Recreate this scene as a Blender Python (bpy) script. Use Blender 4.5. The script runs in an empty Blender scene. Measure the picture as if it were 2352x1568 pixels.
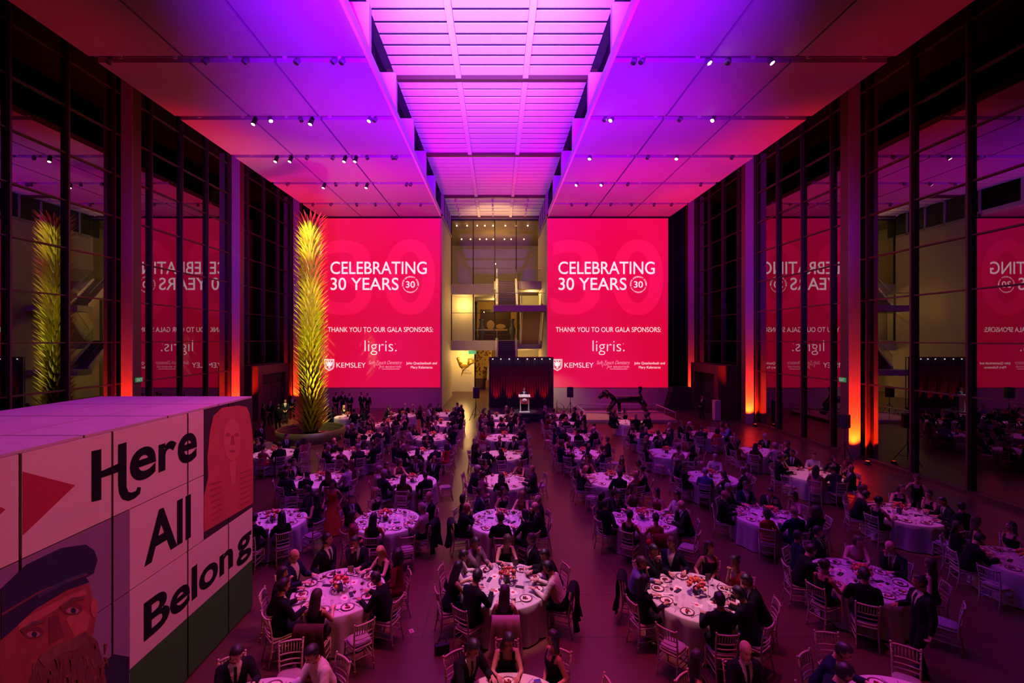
import bpy, bmesh, math, random
from mathutils import Vector, Matrix, Quaternion
sc = bpy.context.scene
COL = sc.collection
# ------------------------------------------------------------------ camera
F = 1035.0; CX, CY, H = 1142.5, 778.5, 5.95      # focal length in pixels of a 2352x1568 frame, vanishing point, eye height
cam = bpy.data.cameras.new('camera'); cam.sensor_width = 36.0
cam.lens = F * 36.0 / 2352
cam.shift_x = (1176 - CX) / 2352; cam.shift_y = -(784 - CY) / 2352
cam.clip_start = 0.05; cam.clip_end = 200
camo = bpy.data.objects.new('camera', cam); COL.objects.link(camo)
camo.location = (0, 0, H); camo.rotation_euler = (math.pi / 2, 0, 0)
sc.camera = camo
# ------------------------------------------------------------------ world, exposure
w = bpy.data.worlds.new('night'); sc.world = w; w.use_nodes = True
w.node_tree.nodes['Background'].inputs[0].default_value = (0.012, 0.008, 0.02, 1)
w.node_tree.nodes['Background'].inputs[1].default_value = 0.10
sc.view_settings.view_transform = 'Standard'; sc.view_settings.look = 'None'
sc.view_settings.exposure = 0.0; sc.view_settings.gamma = 1.0; sc.view_settings.use_curve_mapping = False
try: sc.cycles.max_bounces = 6; sc.cycles.diffuse_bounces = 1; sc.cycles.glossy_bounces = 4; sc.cycles.transparent_max_bounces = 10
except Exception: pass
sc.cycles.sample_clamp_indirect = 3.0
# ------------------------------------------------------------------ lamps of the hall and added unseen spots
VIO = (0.36, 0.055, 1.0); MAG = (0.9, 0.10, 0.62); RED = (1.0, 0.012, 0.004); PINK = (1.0, 0.30, 0.44); AMB = (1.0, 0.62, 0.22)
def spot(name, loc, tgt, col, watts, deg, blend=0.6, r=0.15):
    l = bpy.data.lights.new(name, 'SPOT'); l.color = col; l.energy = watts
    l.spot_size = math.radians(deg); l.spot_blend = blend; l.shadow_soft_size = r
    o = bpy.data.objects.new(name, l); COL.objects.link(o); o.location = loc
    o.rotation_euler = (Vector(tgt) - Vector(loc)).to_track_quat('-Z', 'Y').to_euler()
    return o
def point(name, loc, col, watts, r=0.1):
    l = bpy.data.lights.new(name, 'POINT'); l.color = col; l.energy = watts; l.shadow_soft_size = r
    o = bpy.data.objects.new(name, l); COL.objects.link(o); o.location = loc; return o
def area(name, loc, tgt, col, watts, sx, sy):
    l = bpy.data.lights.new(name, 'AREA'); l.color = col; l.energy = watts; l.shape = 'RECTANGLE'; l.size = sx; l.size_y = sy
    o = bpy.data.objects.new(name, l); COL.objects.link(o); o.location = loc
    o.rotation_euler = (Vector(tgt) - Vector(loc)).to_track_quat('-Z', 'Y').to_euler(); return o
# violet uplights that wash the skylight and ceiling from the balcony end of the hall
spot('violet_wash_light', (-1.6, 3.0, 8.5), (-0.5, 15.5, 18.6), (0.70, 0.26, 1.0), 31000, 38, 0.9, 0.1)
spot('violet_wash_light', (1.4, 3.0, 8.5), (-0.1, 17.6, 18.6), (0.66, 0.20, 1.0), 24000, 34, 0.9, 0.1)
spot('violet_wash_light', (0.0, 2.5, 7.5), (-0.2, 12.6, 16.5), (0.26, 0.0, 1.0), 92000, 73, 1.0, 0.1)
spot('violet_wash_light', (-0.2, 14.0, 3.4), (-0.2, 24.5, 18.0), (0.50, 0.0, 1.0), 10000, 46, 1.0, 0.1)
# blue wash down the far columns
for sx in (-1, 1):
    spot('blue_wash_light', (sx * 6.0, 12.0, 6.0), (sx * 18.0, 33.0, 13.5), (0.16, 0.01, 1.0), 7000, 44, 1.0, 0.06)
# magenta wash over the far ceiling from unseen spots added in mid-air
for sx in (-1, 1):
    spot('magenta_wash_light', (sx * 6.5, 26.0, 5.0), (sx * 9.5, 34.0, 16.5), (1.0, 0.0, 0.26), 6200, 96, 1.0, 0.1)
    spot('magenta_wash_light', (sx * 9.5, 14.0, 4.0), (sx * 11.5, 25.0, 16.5), (1.0, 0.0, 0.14), 1300, 90, 1.0, 0.1)
for sx in (-1, 1):  # unseen violet spots added in mid-air to tint the ceiling bays
    spot('violet_wash_light', (sx * 5.2 - .2, 17.5, 4.2), (sx * 7.4 - .2, 25.0, 16.5), (.62, 0.0, 1.0), 6000, 66, 1.0, 0.1)
spot('red_wash_light', (1.6, 30.0, 3.5), (1.0, 37.4, 18.6), (1, .0, .10), 2600, 24, 1.0, 0.08)
# wash over the floor from the ceiling rails: (x, y, colour, watts, cone); each table also has its own pin spot, set with the tables
POOLS = [(-3.4, 8.6, (1, .03, .30), 2100, 32), (0.2, 8.8, (1, .045, .12), 3200, 32), (4.2, 8.2, (1, .05, .10), 3400, 32), (0.8, 5.0, (1, .05, .09), 3600, 30),
         (-6.5, 13.0, (.80, .02, .50), 1500, 30), (-3.2, 13.0, (.90, .025, .50), 1900, 28), (0.4, 13.2, (1, .03, .36), 2600, 30), (4.4, 12.9, (.75, .015, .52), 1500, 28), (8.0, 12.6, (.50, .005, .60), 800, 30), (8.2, 8.6, (.50, .005, .34), 700, 32),
         (12.0, 13.5, (.90, .04, .22), 900, 30), (-6.6, 18.0, (1, .035, .36), 2100, 32), (-3.2, 18.2, (1, .04, .34), 2300, 30), (0.1, 18.4, (1, .05, .22), 2900, 30), (4.1, 18.0, (1, .025, .40), 2000, 30), (8.0, 17.6, (.60, .01, .55), 1000, 30), (12.0, 18.2, (1, .05, .20), 1500, 30),
         (-6.6, 25.5, (1, .06, .22), 3000, 36), (-3.3, 26.5, (1, .06, .24), 3000, 36), (0.2, 25.8, (1, .05, .26), 3200, 36), (4.1, 25.8, (1, .03, .36), 2400, 34), (8.3, 26.0, (1, .05, .30), 2200, 36), (11.8, 23.5, (.7, .02, .40), 1100, 34), (-9.8, 22.0, (1, .06, .24), 1800, 34)]
for x, y, c, e, d in POOLS:
    spot('downlight', (x * 0.9, y + 1.2, 16.25), (x, y, 0.7), (c[0], c[1], c[2] * 1.1), e * (.55 if y > 9.5 else .80), d, 0.8, 0.08)
# light over the walkway and on the printed kiosk
spot('downlight', (6.0, 8.0, 16.2), (-5.4, 7.2, 2.6), (1, .14, .115), 5200, 32, 0.8, 0.08)
spot('downlight', (-7.0, 12.6, 16.3), (-7.0, 7.8, 4.7), (.80, .0, .55), 1500, 40, 0.8, 0.08)
# warm spots on the tall yellow column
for px_, py_, tz, e, dg in ((-10.0, 18.6, 11.4, 15000, 13), (-8.8, 19.6, 6.6, 24000, 17), (-12.6, 22.6, 8.6, 14000, 18), (-7.6, 25.8, 3.5, 9000, 22)):
    spot('warm_display_light', (px_, py_, 16.25), (-11.17, 27.0, tz), (1, .86, .28), e, dg, 0.6, 0.06)
spot('warm_display_light', (-9.3, 24.6, 0.8), (-11.17, 27.0, 7.0), (1, .78, .25), 900, 60, 0.8, 0.05)
# red uplights at the feet of the window columns
COLY = (22.35, 31.65, 41.2)
COLX = (-18.39, 17.72)
for y in COLY:
    for s, x in zip((-1, 1), COLX):
        spot('red_uplight_lamp', (x - s * 0.10, y - 0.60, 0.22), (x, y - 0.02, 2.0), (1, .022, .001), 4600 if y < 40 else 2600, 66, 0.8, 0.04)
        spot('red_uplight_lamp', (x - s * 1.9, y + 1.5, 0.4), (x - s * 2.9, y + 1.5, 16.5), (1, 0.0, 0.0), 4600, 30, 1.0, 0.06)
for s, x in zip((-1, 1), COLX):
    for y in (13.2, ):
        spot('red_uplight_lamp', (x - s * 2.2, y, 0.4), (x - s * 3.2, y + 1.5, 16.5), (1, 0.0, 0.0), 1500, 26, 1.0, 0.06)
# low wash on the wall under the screens
for sx in (-1, 1):
    spot('magenta_wash_light', (sx * 8.0 - .3, 31.0, 16.2), (sx * 9.5 - .3, 38.8, 0.8), (.75, .02, .62), 3000, 36, 1.0, 0.06)
# stage
spot('stage_key_light', (1.9, 27.5, 15.8), (1.9, 33.0, 1.5), (1, .88, .76), 6500, 8, 0.6, 0.08)
for x in (-0.1, 0.95, 1.75, 2.65, 3.6):
    spot('red_drape_light', (x, 34.72, 0.72), (x, 35.1, 2.4), (1, .006, .01), 420, 44, 0.6, 0.03)
spot('stage_spill_light', (3.7, 36.6, 3.2), (5.2, 38.8, 1.3), (1, .86, .66), 160, 70, 1.0, 0.05)
# atrium galleries
for (x, y, z, e) in ((-0.2, 45.0, 14.0, 90), (-1.5, 42.4, 9.0, 110), (-3.6, 49.0, 4.0, 330), (3.4, 45.6, 10.5, 140), (-0.3, 52.0, 9.8, 170), (0.4, 50.0, 3.9, 130), (2.9, 45.8, 4.0, 90), (-3.6, 48.0, 9.6, 170), (-0.2, 52.5, 15.6, 420)):
    point('gallery_lamp', (x, y, z), (1, .58, .16), e * 1.25, 0.05)
spot('gallery_lamp', (-0.2, 39.6, 16.0), (1.2, 44.5, 6.5), (1, .60, .20), 3800, 56, 1.0, 0.05)  # no fixture here: unseen spot added to warm the stairs
spot('gallery_lamp', (-0.2, 40.6, 12.4), (-0.2, 46.0, 18.6), (1, .52, .16), 2600, 62, 1.0, 0.05)  # unseen spot added in mid-air to warm the atrium ceiling
spot('gallery_lamp', (3.3, 40.6, 3.6), (3.2, 43.0, 7.2), (1, .55, .2), 160, 70, 1.0, 0.05)  # unseen spot added to brighten the stair underside
spot('gallery_lamp', (0.6, 50.0, 13.0), (0.2, 56.0, 12.6), (.22, .03, 1), 160, 90, 1.0, 0.05)
# ------------------------------------------------------------------ materials
MATS = {}
def mat(name, col, rough=0.6, metal=0.0, spec=0.5, emit=None, estr=0.0, noise=0.0, nscale=8.0, bump=0.0):
    if name in MATS: return MATS[name]
    m = bpy.data.materials.new(name); m.use_nodes = True; nt = m.node_tree
    b = nt.nodes['Principled BSDF']
    c = (col[0], col[1], col[2], 1)
    b.inputs['Base Color'].default_value = c; b.inputs['Roughness'].default_value = rough
    b.inputs['Metallic'].default_value = metal; b.inputs['Specular IOR Level'].default_value = spec
    if emit: b.inputs['Emission Color'].default_value = (*emit, 1); b.inputs['Emission Strength'].default_value = estr
    if noise or bump:
        tc = nt.nodes.new('ShaderNodeTexCoord'); nz = nt.nodes.new('ShaderNodeTexNoise'); nz.inputs['Scale'].default_value = nscale; nz.inputs['Detail'].default_value = 4
        nt.links.new(tc.outputs['Object'], nz.inputs['Vector'])
        if noise:
            mx = nt.nodes.new('ShaderNodeMix'); mx.data_type = 'RGBA'
            mx.inputs[6].default_value = tuple(max(0, v * (1 - noise)) for v in col) + (1,); mx.inputs[7].default_value = tuple(min(1, v * (1 + noise)) for v in col) + (1,)
            nt.links.new(nz.outputs['Fac'], mx.inputs[0]); nt.links.new(mx.outputs[2], b.inputs['Base Color'])
        if bump:
            bp = nt.nodes.new('ShaderNodeBump'); bp.inputs['Strength'].default_value = bump
            nt.links.new(nz.outputs['Fac'], bp.inputs['Height']); nt.links.new(bp.outputs[0], b.inputs['Normal'])
    MATS[name] = m; return m
def glass_mat(name, tint, refl, rough=0.0):
    m = bpy.data.materials.new(name); m.use_nodes = True; nt = m.node_tree
    for n in list(nt.nodes): nt.nodes.remove(n)
    out = nt.nodes.new('ShaderNodeOutputMaterial'); mix = nt.nodes.new('ShaderNodeMixShader')
    tr = nt.nodes.new('ShaderNodeBsdfTransparent'); tr.inputs[0].default_value = (*tint, 1)
    gl = nt.nodes.new('ShaderNodeBsdfGlossy'); gl.inputs['Roughness'].default_value = rough; gl.inputs[0].default_value = (0.95, 0.95, 0.97, 1)
    fr = nt.nodes.new('ShaderNodeFresnel'); fr.inputs['IOR'].default_value = refl
    ge = nt.nodes.new('ShaderNodeNewGeometry'); mt = nt.nodes.new('ShaderNodeMath'); mt.operation = 'SUBTRACT'; mt.use_clamp = True
    nt.links.new(fr.outputs[0], mt.inputs[0]); nt.links.new(ge.outputs['Backfacing'], mt.inputs[1])
    nt.links.new(mt.outputs[0], mix.inputs[0]); nt.links.new(tr.outputs[0], mix.inputs[1]); nt.links.new(gl.outputs[0], mix.inputs[2])
    nt.links.new(mix.outputs[0], out.inputs[0]); MATS[name] = m; return m
# ------------------------------------------------------------------ helpers
class MB:
    """collects shapes and links them as ONE mesh object"""
    def __init__(s): s.v = []; s.f = []; s.mi = []; s.sm = []
    def add(s, vs, fs, mi=0, smooth=False):
        o = len(s.v); s.v += [tuple(v) for v in vs]
        for f in fs: s.f.append([i + o for i in f]); s.mi.append(mi); s.sm.append(smooth)
        return s
    def box(s, x0, x1, y0, y1, z0, z1, mi=0, M=None):
        vs = [Vector(p) for p in ((x0,y0,z0),(x1,y0,z0),(x1,y1,z0),(x0,y1,z0),(x0,y0,z1),(x1,y0,z1),(x1,y1,z1),(x0,y1,z1))]
        if M is not None: vs = [M @ v for v in vs]
        return s.add(vs, [(3,2,1,0),(4,5,6,7),(0,1,5,4),(1,2,6,5),(2,3,7,6),(3,0,4,7)], mi)
    def prism(s, pts, d, mi=0):
        """pts: closed polygon of Vectors, d: extrusion vector"""
        n = len(pts); d = Vector(d); vs = [Vector(p) for p in pts] + [Vector(p) + d for p in pts]
        return s.add(vs, [tuple(range(n))[::-1], tuple(range(n, 2*n))] + [(i, (i+1) % n, (i+1) % n + n, i + n) for i in range(n)], mi)
    def tube(s, path, r, n=8, mi=0, cap=True, sx=1.0):
        """swept tube along path; r a number or a list"""
        P = [Vector(p) for p in path]; k = len(P); R = r if isinstance(r, (list, tuple)) else [r] * k
        vs = []; fs = []; up = None
        for i in range(k):
            t = (P[min(i+1, k-1)] - P[max(i-1, 0)]).normalized()
            if up is None:
                up = Vector((0, 0, 1)) if abs(t.z) < 0.9 else Vector((0, 1, 0))
            a = t.cross(up); 
            if a.length < 1e-6: a = t.orthogonal()
            a.normalize(); b = a.cross(t).normalized(); up = b
            for j in range(n):
                th = 2 * math.pi * j / n
                vs.append(P[i] + a * (math.cos(th) * R[i] * sx) + b * (math.sin(th) * R[i]))
        for i in range(k - 1):
            for j in range(n): fs.append((i*n + j, i*n + (j+1) % n, (i+1)*n + (j+1) % n, (i+1)*n + j))
        if cap: fs += [tuple(range(n))[::-1], tuple(range((k-1)*n, k*n))]
        return s.add(vs, fs, mi, True)
    def lathe(s, prof, c=(0,0,0), n=24, mi=0, M=None, smooth=True, cap=True):
        vs = []; fs = []; c = Vector(c); k = len(prof)
        for r, z in prof:
            for j in range(n):
                th = 2 * math.pi * j / n; v = Vector((r * math.cos(th), r * math.sin(th), z))
                vs.append((M @ v if M is not None else v) + c)
        for i in range(k - 1):
            for j in range(n): fs.append((i*n + j, i*n + (j+1) % n, (i+1)*n + (j+1) % n, (i+1)*n + j))
        if cap: fs += [tuple(range(n))[::-1], tuple(range((k-1)*n, k*n))]
        return s.add(vs, fs, mi, smooth)
    def ball(s, c, r, n=12, m=8, mi=0, M=None):
        r = (r, r, r) if isinstance(r, (int, float)) else r; c = Vector(c)
        vs = [Vector((0, 0, -r[2]))]; fs = []
        for i in range(1, m):
            ph = math.pi * i / m
            for j in range(n):
                th = 2 * math.pi * j / n; vs.append(Vector((r[0]*math.sin(ph)*math.cos(th), r[1]*math.sin(ph)*math.sin(th), -r[2]*math.cos(ph))))
        vs.append(Vector((0, 0, r[2])))
        for j in range(n): fs.append((0, 1 + (j+1) % n, 1 + j)); fs.append((len(vs)-1, len(vs)-1-n+j, len(vs)-1-n+(j+1) % n))
        for i in range(m - 2):
            for j in range(n): fs.append((1+i*n+j, 1+i*n+(j+1) % n, 1+(i+1)*n+(j+1) % n, 1+(i+1)*n+j))
        if M is not None: vs = [M @ v for v in vs]
        return s.add([v + c for v in vs], fs, mi, True)
    def mesh(s, name, mats=None):
        me = bpy.data.meshes.new(name); me.from_pydata(s.v, [], s.f)
        me.polygons.foreach_set('material_index', s.mi); me.polygons.foreach_set('use_smooth', s.sm)
        for m in (mats if isinstance(mats, (list, tuple)) else [mats] if mats else []): me.materials.append(m)
        me.update(); return me
    def build(s, name, mats=None, parent=None, loc=None, bevel=0.0):
        return link(name, s.mesh(name, mats), parent, loc, bevel)
def link(name, me, parent=None, loc=None, bevel=0.0):
    o = bpy.data.objects.new(name, me); COL.objects.link(o)
    if parent: o.parent = parent
    if loc: o.location = loc
    if bevel:
        b = o.modifiers.new('bevel', 'BEVEL'); b.width = bevel; b.segments = 2; b.limit_method = 'ANGLE'
    return o
def tag(o, label, cat, group=None, kind=None):
    if label: o['label'] = label
    if cat: o['category'] = cat
    if group: o['group'] = group
    if kind: o['kind'] = kind
    return o
def thing(name, label, cat, loc=(0,0,0), rz=0.0, group=None):
    o = bpy.data.objects.new(name, None); COL.objects.link(o); o.location = loc; o.rotation_euler = (0, 0, rz); o.empty_display_size = 0.1
    return tag(o, label, cat, group)
def struct(o, label=None): 
    o['kind'] = 'structure'
    if label: o['label'] = label
    return o
def dup(root, loc, rz, label, group=None, s=None):
    r = root.copy(); COL.objects.link(r); r.location = loc; r.rotation_euler = (0, 0, rz)
    r['label'] = label
    if group: r['group'] = group
    if s: r.scale = (s, s, s)
    for ch in list(root.children):
        c = ch.copy(); COL.objects.link(c); c.parent = r
        for g in ch.children:
            d = g.copy(); COL.objects.link(d); d.parent = c
    return r
def at(px, py, Y): return Vector(((px - CX) * Y / F, Y, H - (py - CY) * Y / F))
def text_mesh(txt, bold=0.0, depth=0.0, shear=0.0, spacing=1.0, name='lettering'):
    cu = bpy.data.curves.new('t', 'FONT'); cu.body = txt; cu.size = 1; cu.offset = bold; cu.extrude = depth; cu.shear = shear; cu.space_character = spacing; cu.resolution_u = 6
    o = bpy.data.objects.new('t', cu); COL.objects.link(o)
    me = bpy.data.meshes.new_from_object(o.evaluated_get(bpy.context.evaluated_depsgraph_get()))
    bpy.data.objects.remove(o); bpy.data.curves.remove(cu); me.name = name
    return me
def text_fit(txt, parent, m, org, ux, uy, x0, x1, y0, y1, name='lettering', base_ref=None, **kw):
    """letters laid in the plane (org, ux, uy), scaled so that their bounds fill x0..x1, y0..y1 (in metres along ux, uy)"""
    me = text_mesh(txt, name=name, **kw)
    xs = [v.co.x for v in me.vertices]; ys = [v.co.y for v in me.vertices]
    ax, bx, ay, by = min(xs), max(xs), min(ys), max(ys); ux = Vector(ux); uy = Vector(uy); nz = ux.cross(uy)
    for v in me.vertices:
        a = x0 + (v.co.x - ax) / (bx - ax) * (x1 - x0); b = y0 + (v.co.y - ay) / (by - ay) * (y1 - y0)
        v.co = Vector(org) + ux * a + uy * b + nz * v.co.z
    me.materials.clear(); me.materials.append(m)
    return link(name, me, parent)
# ================================================================== the hall
ZC = 16.5; GL, GR = -18.82, 18.16; CL, CR = -15.3, 14.92; YB = 38.85
stone = mat('pale stone', (.62, .52, .38), .75, noise=.08, nscale=1.5)
dark = mat('dark metal', (.035, .03, .03), .5)
black = mat('black', (.012, .012, .013), .7)
plaster = mat('white plaster', (.72, .70, .70), .85, noise=.04, nscale=20)
bronze = mat('dark bronze', (.10, .055, .04), .45, .3)
brown = mat('brown column side', (.16, .085, .045), .5)
colw = mat('pale column face', (.55, .52, .50), .6)
panel = mat('ceiling panel', (.44, .40, .43), .8, noise=.05, nscale=30)
louv = mat('louvre', (.82, .78, .80), .7)
steel = mat('steel', (.45, .45, .47), .35, .8)
glass = glass_mat('window glass', (.30, .30, .34), 2.9)
clear = glass_mat('clear glass', (.93, .95, .94), 1.5)
# floor: stone slabs with thin joints
fm = mat('floor stone', (.30, .26, .27), .30); nt = fm.node_tree; b = nt.nodes['Principled BSDF']
tc = nt.nodes.new('ShaderNodeTexCoord'); br = nt.nodes.new('ShaderNodeTexBrick'); nz = nt.nodes.new('ShaderNodeTexNoise'); mx = nt.nodes.new('ShaderNodeMix'); mx.data_type = 'RGBA'; mx.blend_type = 'MULTIPLY'
br.offset = 0.5; br.inputs['Scale'].default_value = 1.0; br.inputs['Brick Width'].default_value = 3.0; br.inputs['Row Height'].default_value = 1.5
br.inputs['Mortar Size'].default_value = .012; br.inputs['Color1'].default_value = (.150, .070, .036, 1); br.inputs['Color2'].default_value = (.132, .062, .032, 1); br.inputs['Mortar'].default_value = (.05, .025, .02, 1)
nz.inputs['Scale'].default_value = 60; nz.inputs['Detail'].default_value = 6; mx.inputs[0].default_value = .35
nt.links.new(tc.outputs['Object'], br.inputs['Vector']); nt.links.new(tc.outputs['Object'], nz.inputs['Vector'])
nt.links.new(br.outputs['Color'], mx.inputs[6]); nt.links.new(nz.outputs['Fac'], mx.inputs[7]); nt.links.new(mx.outputs[2], b.inputs['Base Color'])
struct(MB().box(-24, 24, -3, 62, -.2, 0).build('floor', fm), 'grey stone slab floor of the hall')
band = mat('floor border stone', (.075, .05, .04), .32)
struct(MB().box(15.05, 17.55, -3, 43, 0, .006).build('floor_border_right', band), 'darker stone border of the floor along the window wall')
struct(MB().box(-18.2, -15.7, -3, 43, 0, .006).build('floor_border_left', band), 'darker stone border of the floor behind the kiosk')
struct(MB().box(-24, 24, -3.3, -3, 0, 19.4).build('wall_rear', stone))
struct(MB().box(-24, 24, -3.3, 62, 19.2, 19.4).build('ceiling_roof', black))
# ceiling panels, three per bay and side, with narrow seams and open light slots
RAIL = [12.45, 17.0, 21.5, 26.0, 30.5, 35.1]
YE = [3.6, 8.0] + RAIL + [YB]
def ceiling(name, xs):
    m = MB()
    for i in range(len(YE) - 1):
        y0 = YE[i] + (.2 if i else 0); y1 = YE[i+1] - (.2 if i < len(YE) - 2 else .05)
        for a, c in zip(xs, xs[1:]):
            m.box(a + .05, c - .05, y0, y1, ZC, ZC + .3)
    return struct(m.build(name, panel), 'smooth pale ceiling panels with narrow dark seams')
XL = (CL, -11.75, -8.48, -4.8); XR = (4.3, 7.98, 11.19, CR)
ceiling('ceiling_left', XL); ceiling('ceiling_right', XR)
seam = mat('ceiling void', (.03, .028, .035), .8)
struct(MB().box(CL + .1, XL[3] - .1, 3.6, YB, ZC + .34, ZC + .4).build('ceiling_backing_left', seam))
struct(MB().box(XR[0] + .1, CR - .1, 3.6, YB, ZC + .34, ZC + .4).build('ceiling_backing_right', seam))
# skylight: louvres between crossbeams, two long ribs, dark sides with white cross plates
ZL = 18.65; SX = (-5.03, -1.87, 1.35, 4.5)
n = 0
for y0, y1, pitch, gap in ((3.6, 12.7, .71, .11), (12.7, 21.8, .71, .115), (21.8, 30.8, .71, .075), (30.8, 39.85, .71, .022), (39.9, 46.5, 1.1, .018)):
    for a, c in zip(SX, SX[1:]):
        m = MB(); y = y0 + .12 + pitch * .5
        m.box(a + .10, c - .10, y0 + .12, y - gap, ZL, ZL + .04)
        while y + pitch < y1 - .3:
            m.box(a + .10, c - .10, y, y + pitch - gap, ZL, ZL + .03, M=Matrix.Translation((0, y, ZL)) @ Matrix.Rotation(.05, 4, 'X') @ Matrix.Translation((0, -y, -ZL)))
            y += pitch
        m.box(a + .10, c - .10, y, y1 - .12, ZL, ZL + .04)
        n += 1; struct(m.build('ceiling_louvre_panel_%d' % n, louv), 'white louvre slats of the skylight')
    struct(MB().box(SX[0] - .3, SX[3] + .3, y1 - .12, y1 + .14, ZL - .20, ZL + .3).build('beam', bronze), 'dark crossbeam of the skylight')
for x in SX[1:3]:
    struct(MB().box(x - .13, x + .13, 3.6, 46.4, ZL - .16, ZL + .12).build('beam', louv), 'long white rib of the skylight')
struct(MB().box(SX[0]-.4, SX[3]+.4, 3.6, 46.5, ZL + .3, ZL + .35).build('ceiling_skylight_void', seam))
for s, xe, xo in ((-1, -4.8, -5.75), (1, 4.3, 5.25)):
    struct(MB().box(min(xo, xo + s*.1), max(xo, xo + s*.1), 3.6, 38.9, ZC + .3, ZL + .3).build('wall_skylight_side', seam))
    struct(MB().box(min(xe, xe + s*.12), max(xe, xe + s*.12), 3.6, YB, ZC - .03, ZC + .36).build('trim_skylight_edge', louv), 'pale edge of the skylight opening')
    for y in [7.9] + RAIL:
        m = MB(); m.box(min(xe + s*.05, xo), max(xe + s*.05, xo), y + .05, y + .35, ZC + .2, ZL + .06)
        struct(m.build('beam', louv), 'white cross plate at the side of the skylight')
        m = MB(); m.tube([(xo - s*.35, y + .4, ZC + .5), (xo - s*.35, y + 2.3, ZL - .1), (xo - s*.35, y + 4.2, ZC + .5)], .09, 6)
        struct(m.build('beam', black), 'dark truss beside the skylight')
# back wall with its two projected halves, and the dark recesses at its ends
struct(MB().box(-15.9, -4.79, YB, YB + 1.2, 0, ZC).build('wall_back_left', stone))
struct(MB().box(4.30, 14.73, YB, YB + 1.2, 0, ZC).build('wall_back_right', stone))
struct(MB().box(-15.9, -4.79, YB - .08, YB + .1, ZC - .14, ZC + .05).box(4.3, 14.73, YB - .08, YB + .1, ZC - .14, ZC + .05).build('trim_back', black))
struct(MB().box(-24, -14.0, 43.9, 44.1, 0, 19.2).build('wall_end_left', black)); struct(MB().box(14.0, 24, 43.9, 44.1, 0, 19.2).build('wall_end_right', black))
struct(MB().box(-15.9, 4.3 + 10.43, YB + 1.21, YB + 1.3, ZC, 19.2).build('wall_above_back', black)) if False else None
# window walls: a bay at a time
BAY = 2.375 * .993
wn = 0
def window_wall(g, s):
    global wn
    for k in range(13):
        y0 = 12.55 + k * 2.36; y1 = y0 + 2.36
        wn += 1
        p = struct(MB().box(min(g, g + s*.03), max(g, g + s*.03), y0 + .03, y1 - .03, .06, 19.1).build('window_%d' % wn, glass), 'tall dark window bay between mullions')
        m = MB()
        m.box(min(g - s*.18, g - s*.002), max(g - s*.18, g - s*.002), y0 - .04, y0 + .04, 0, 19.1)
        m.build('mullion', bronze, p)
        m = MB()
        for j in range(-1, 7):
            z = 5.79 + 2.06 * j
            if z < 1: continue
            m.box(min(g - s*.10, g - s*.002), max(g - s*.10, g - s*.002), y0 + .06, y1 - .06, z - .028, z + .028)
        m.box(min(g - s*.2, g - s*.002), max(g - s*.2, g - s*.002), y0 + .06, y1 - .06, 0.0, .16)
        m.build('transom', bronze, p)
window_wall(GL, -1); window_wall(GR, 1)
struct(MB().box(GL - .9, GL - .6, -3, 44, 0, 19.2).build('wall_left', black)); struct(MB().box(GR + .6, GR + .9, -3, 44, 0, 19.2).build('wall_right', black))
for s, x in zip((-1, 1), COLX):
    for y in COLY + (13.05,):
        if y < 14: continue
        m = MB(); m.box(x - .285, x + .285, y, y + .02, 0, 19.0); m.box(x - .285, x + .285, y + .02, y + .56, 0, 19.0, 1)
        o = struct(m.build('column', [colw, brown]), None)
        o['label'] = '%s tall square column in front of the %s window wall' % ({22.35: 'nearest', 31.65: 'second nearest', 41.2: 'farthest'}[y], 'left' if s < 0 else 'right')
# bronze entrance portals in the window walls
def portal(name, x, s, y0, y1, h, lab):
    t = thing(name, lab, 'doorway', (x, (y0 + y1) / 2, 0)); hw = (y1 - y0) / 2; 
    m = MB(); m.box(-.9, .55, -hw, -hw + .62, 0, h); m.box(-.9, .55, hw - .62, hw, 0, h); m.box(-.9, .55, -hw + .62, hw - .62, h - .7, h); m.build('door_frame', bronze, t, bevel=.02)
    m = MB(); m.box(.2 if s < 0 else -.25, .25 if s < 0 else -.2, -hw + .66, -.04, .02, 2.55); m.box(.2 if s < 0 else -.25, .25 if s < 0 else -.2, .04, hw - .66, .02, 2.55); m.build('door_leaf', dark, t)
    MB().box(-.3, .3, -hw + .64, hw - .64, 2.6, h - .72).build('transom_panel', black, t)
    m = MB(); 
    for q in (-.12, .12): m.tube([(-s*.18, q, .8), (-s*.18, q, 1.7)], .02, 6)
    m.build('door_handle', steel, t)
    return t
portal('entrance_portal', 17.25, 1, 33.4, 38.1, 4.0, 'dark bronze doorway behind the white pedestal and the standing attendant')
portal('entrance_portal', -17.9, -1, 32.7, 37.5, 4.0, 'dark bronze doorway behind the tall yellow leaf-clad column')
# green exit signs on the columns
exitg = mat('exit green', (.02, .25, .08), .5, emit=(.10, .65, .22), estr=.25); signw = mat('sign white', (.8, .8, .8), .6, emit=(.7, .9, .7), estr=.25)
for s, x, lab in ((-1, -18.1, 'small green exit sign on the brown side of the column behind the kiosk'), (1, 17.43, 'small green exit sign on the brown side of the column by the black loudspeaker')):
    t = thing('exit_sign', lab, 'sign', (x - s * .03, 22.72, 3.9))
    MB().box(-.03, .03, -.21, .21, -.11, .11).build('sign_box', exitg, t, bevel=.008)
    text_fit('EXIT', t, signw, (-s*.034, 0, 0), (0, -s, 0), (0, 0, 1), -.16, .16, -.07, .07, bold=.02)
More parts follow.
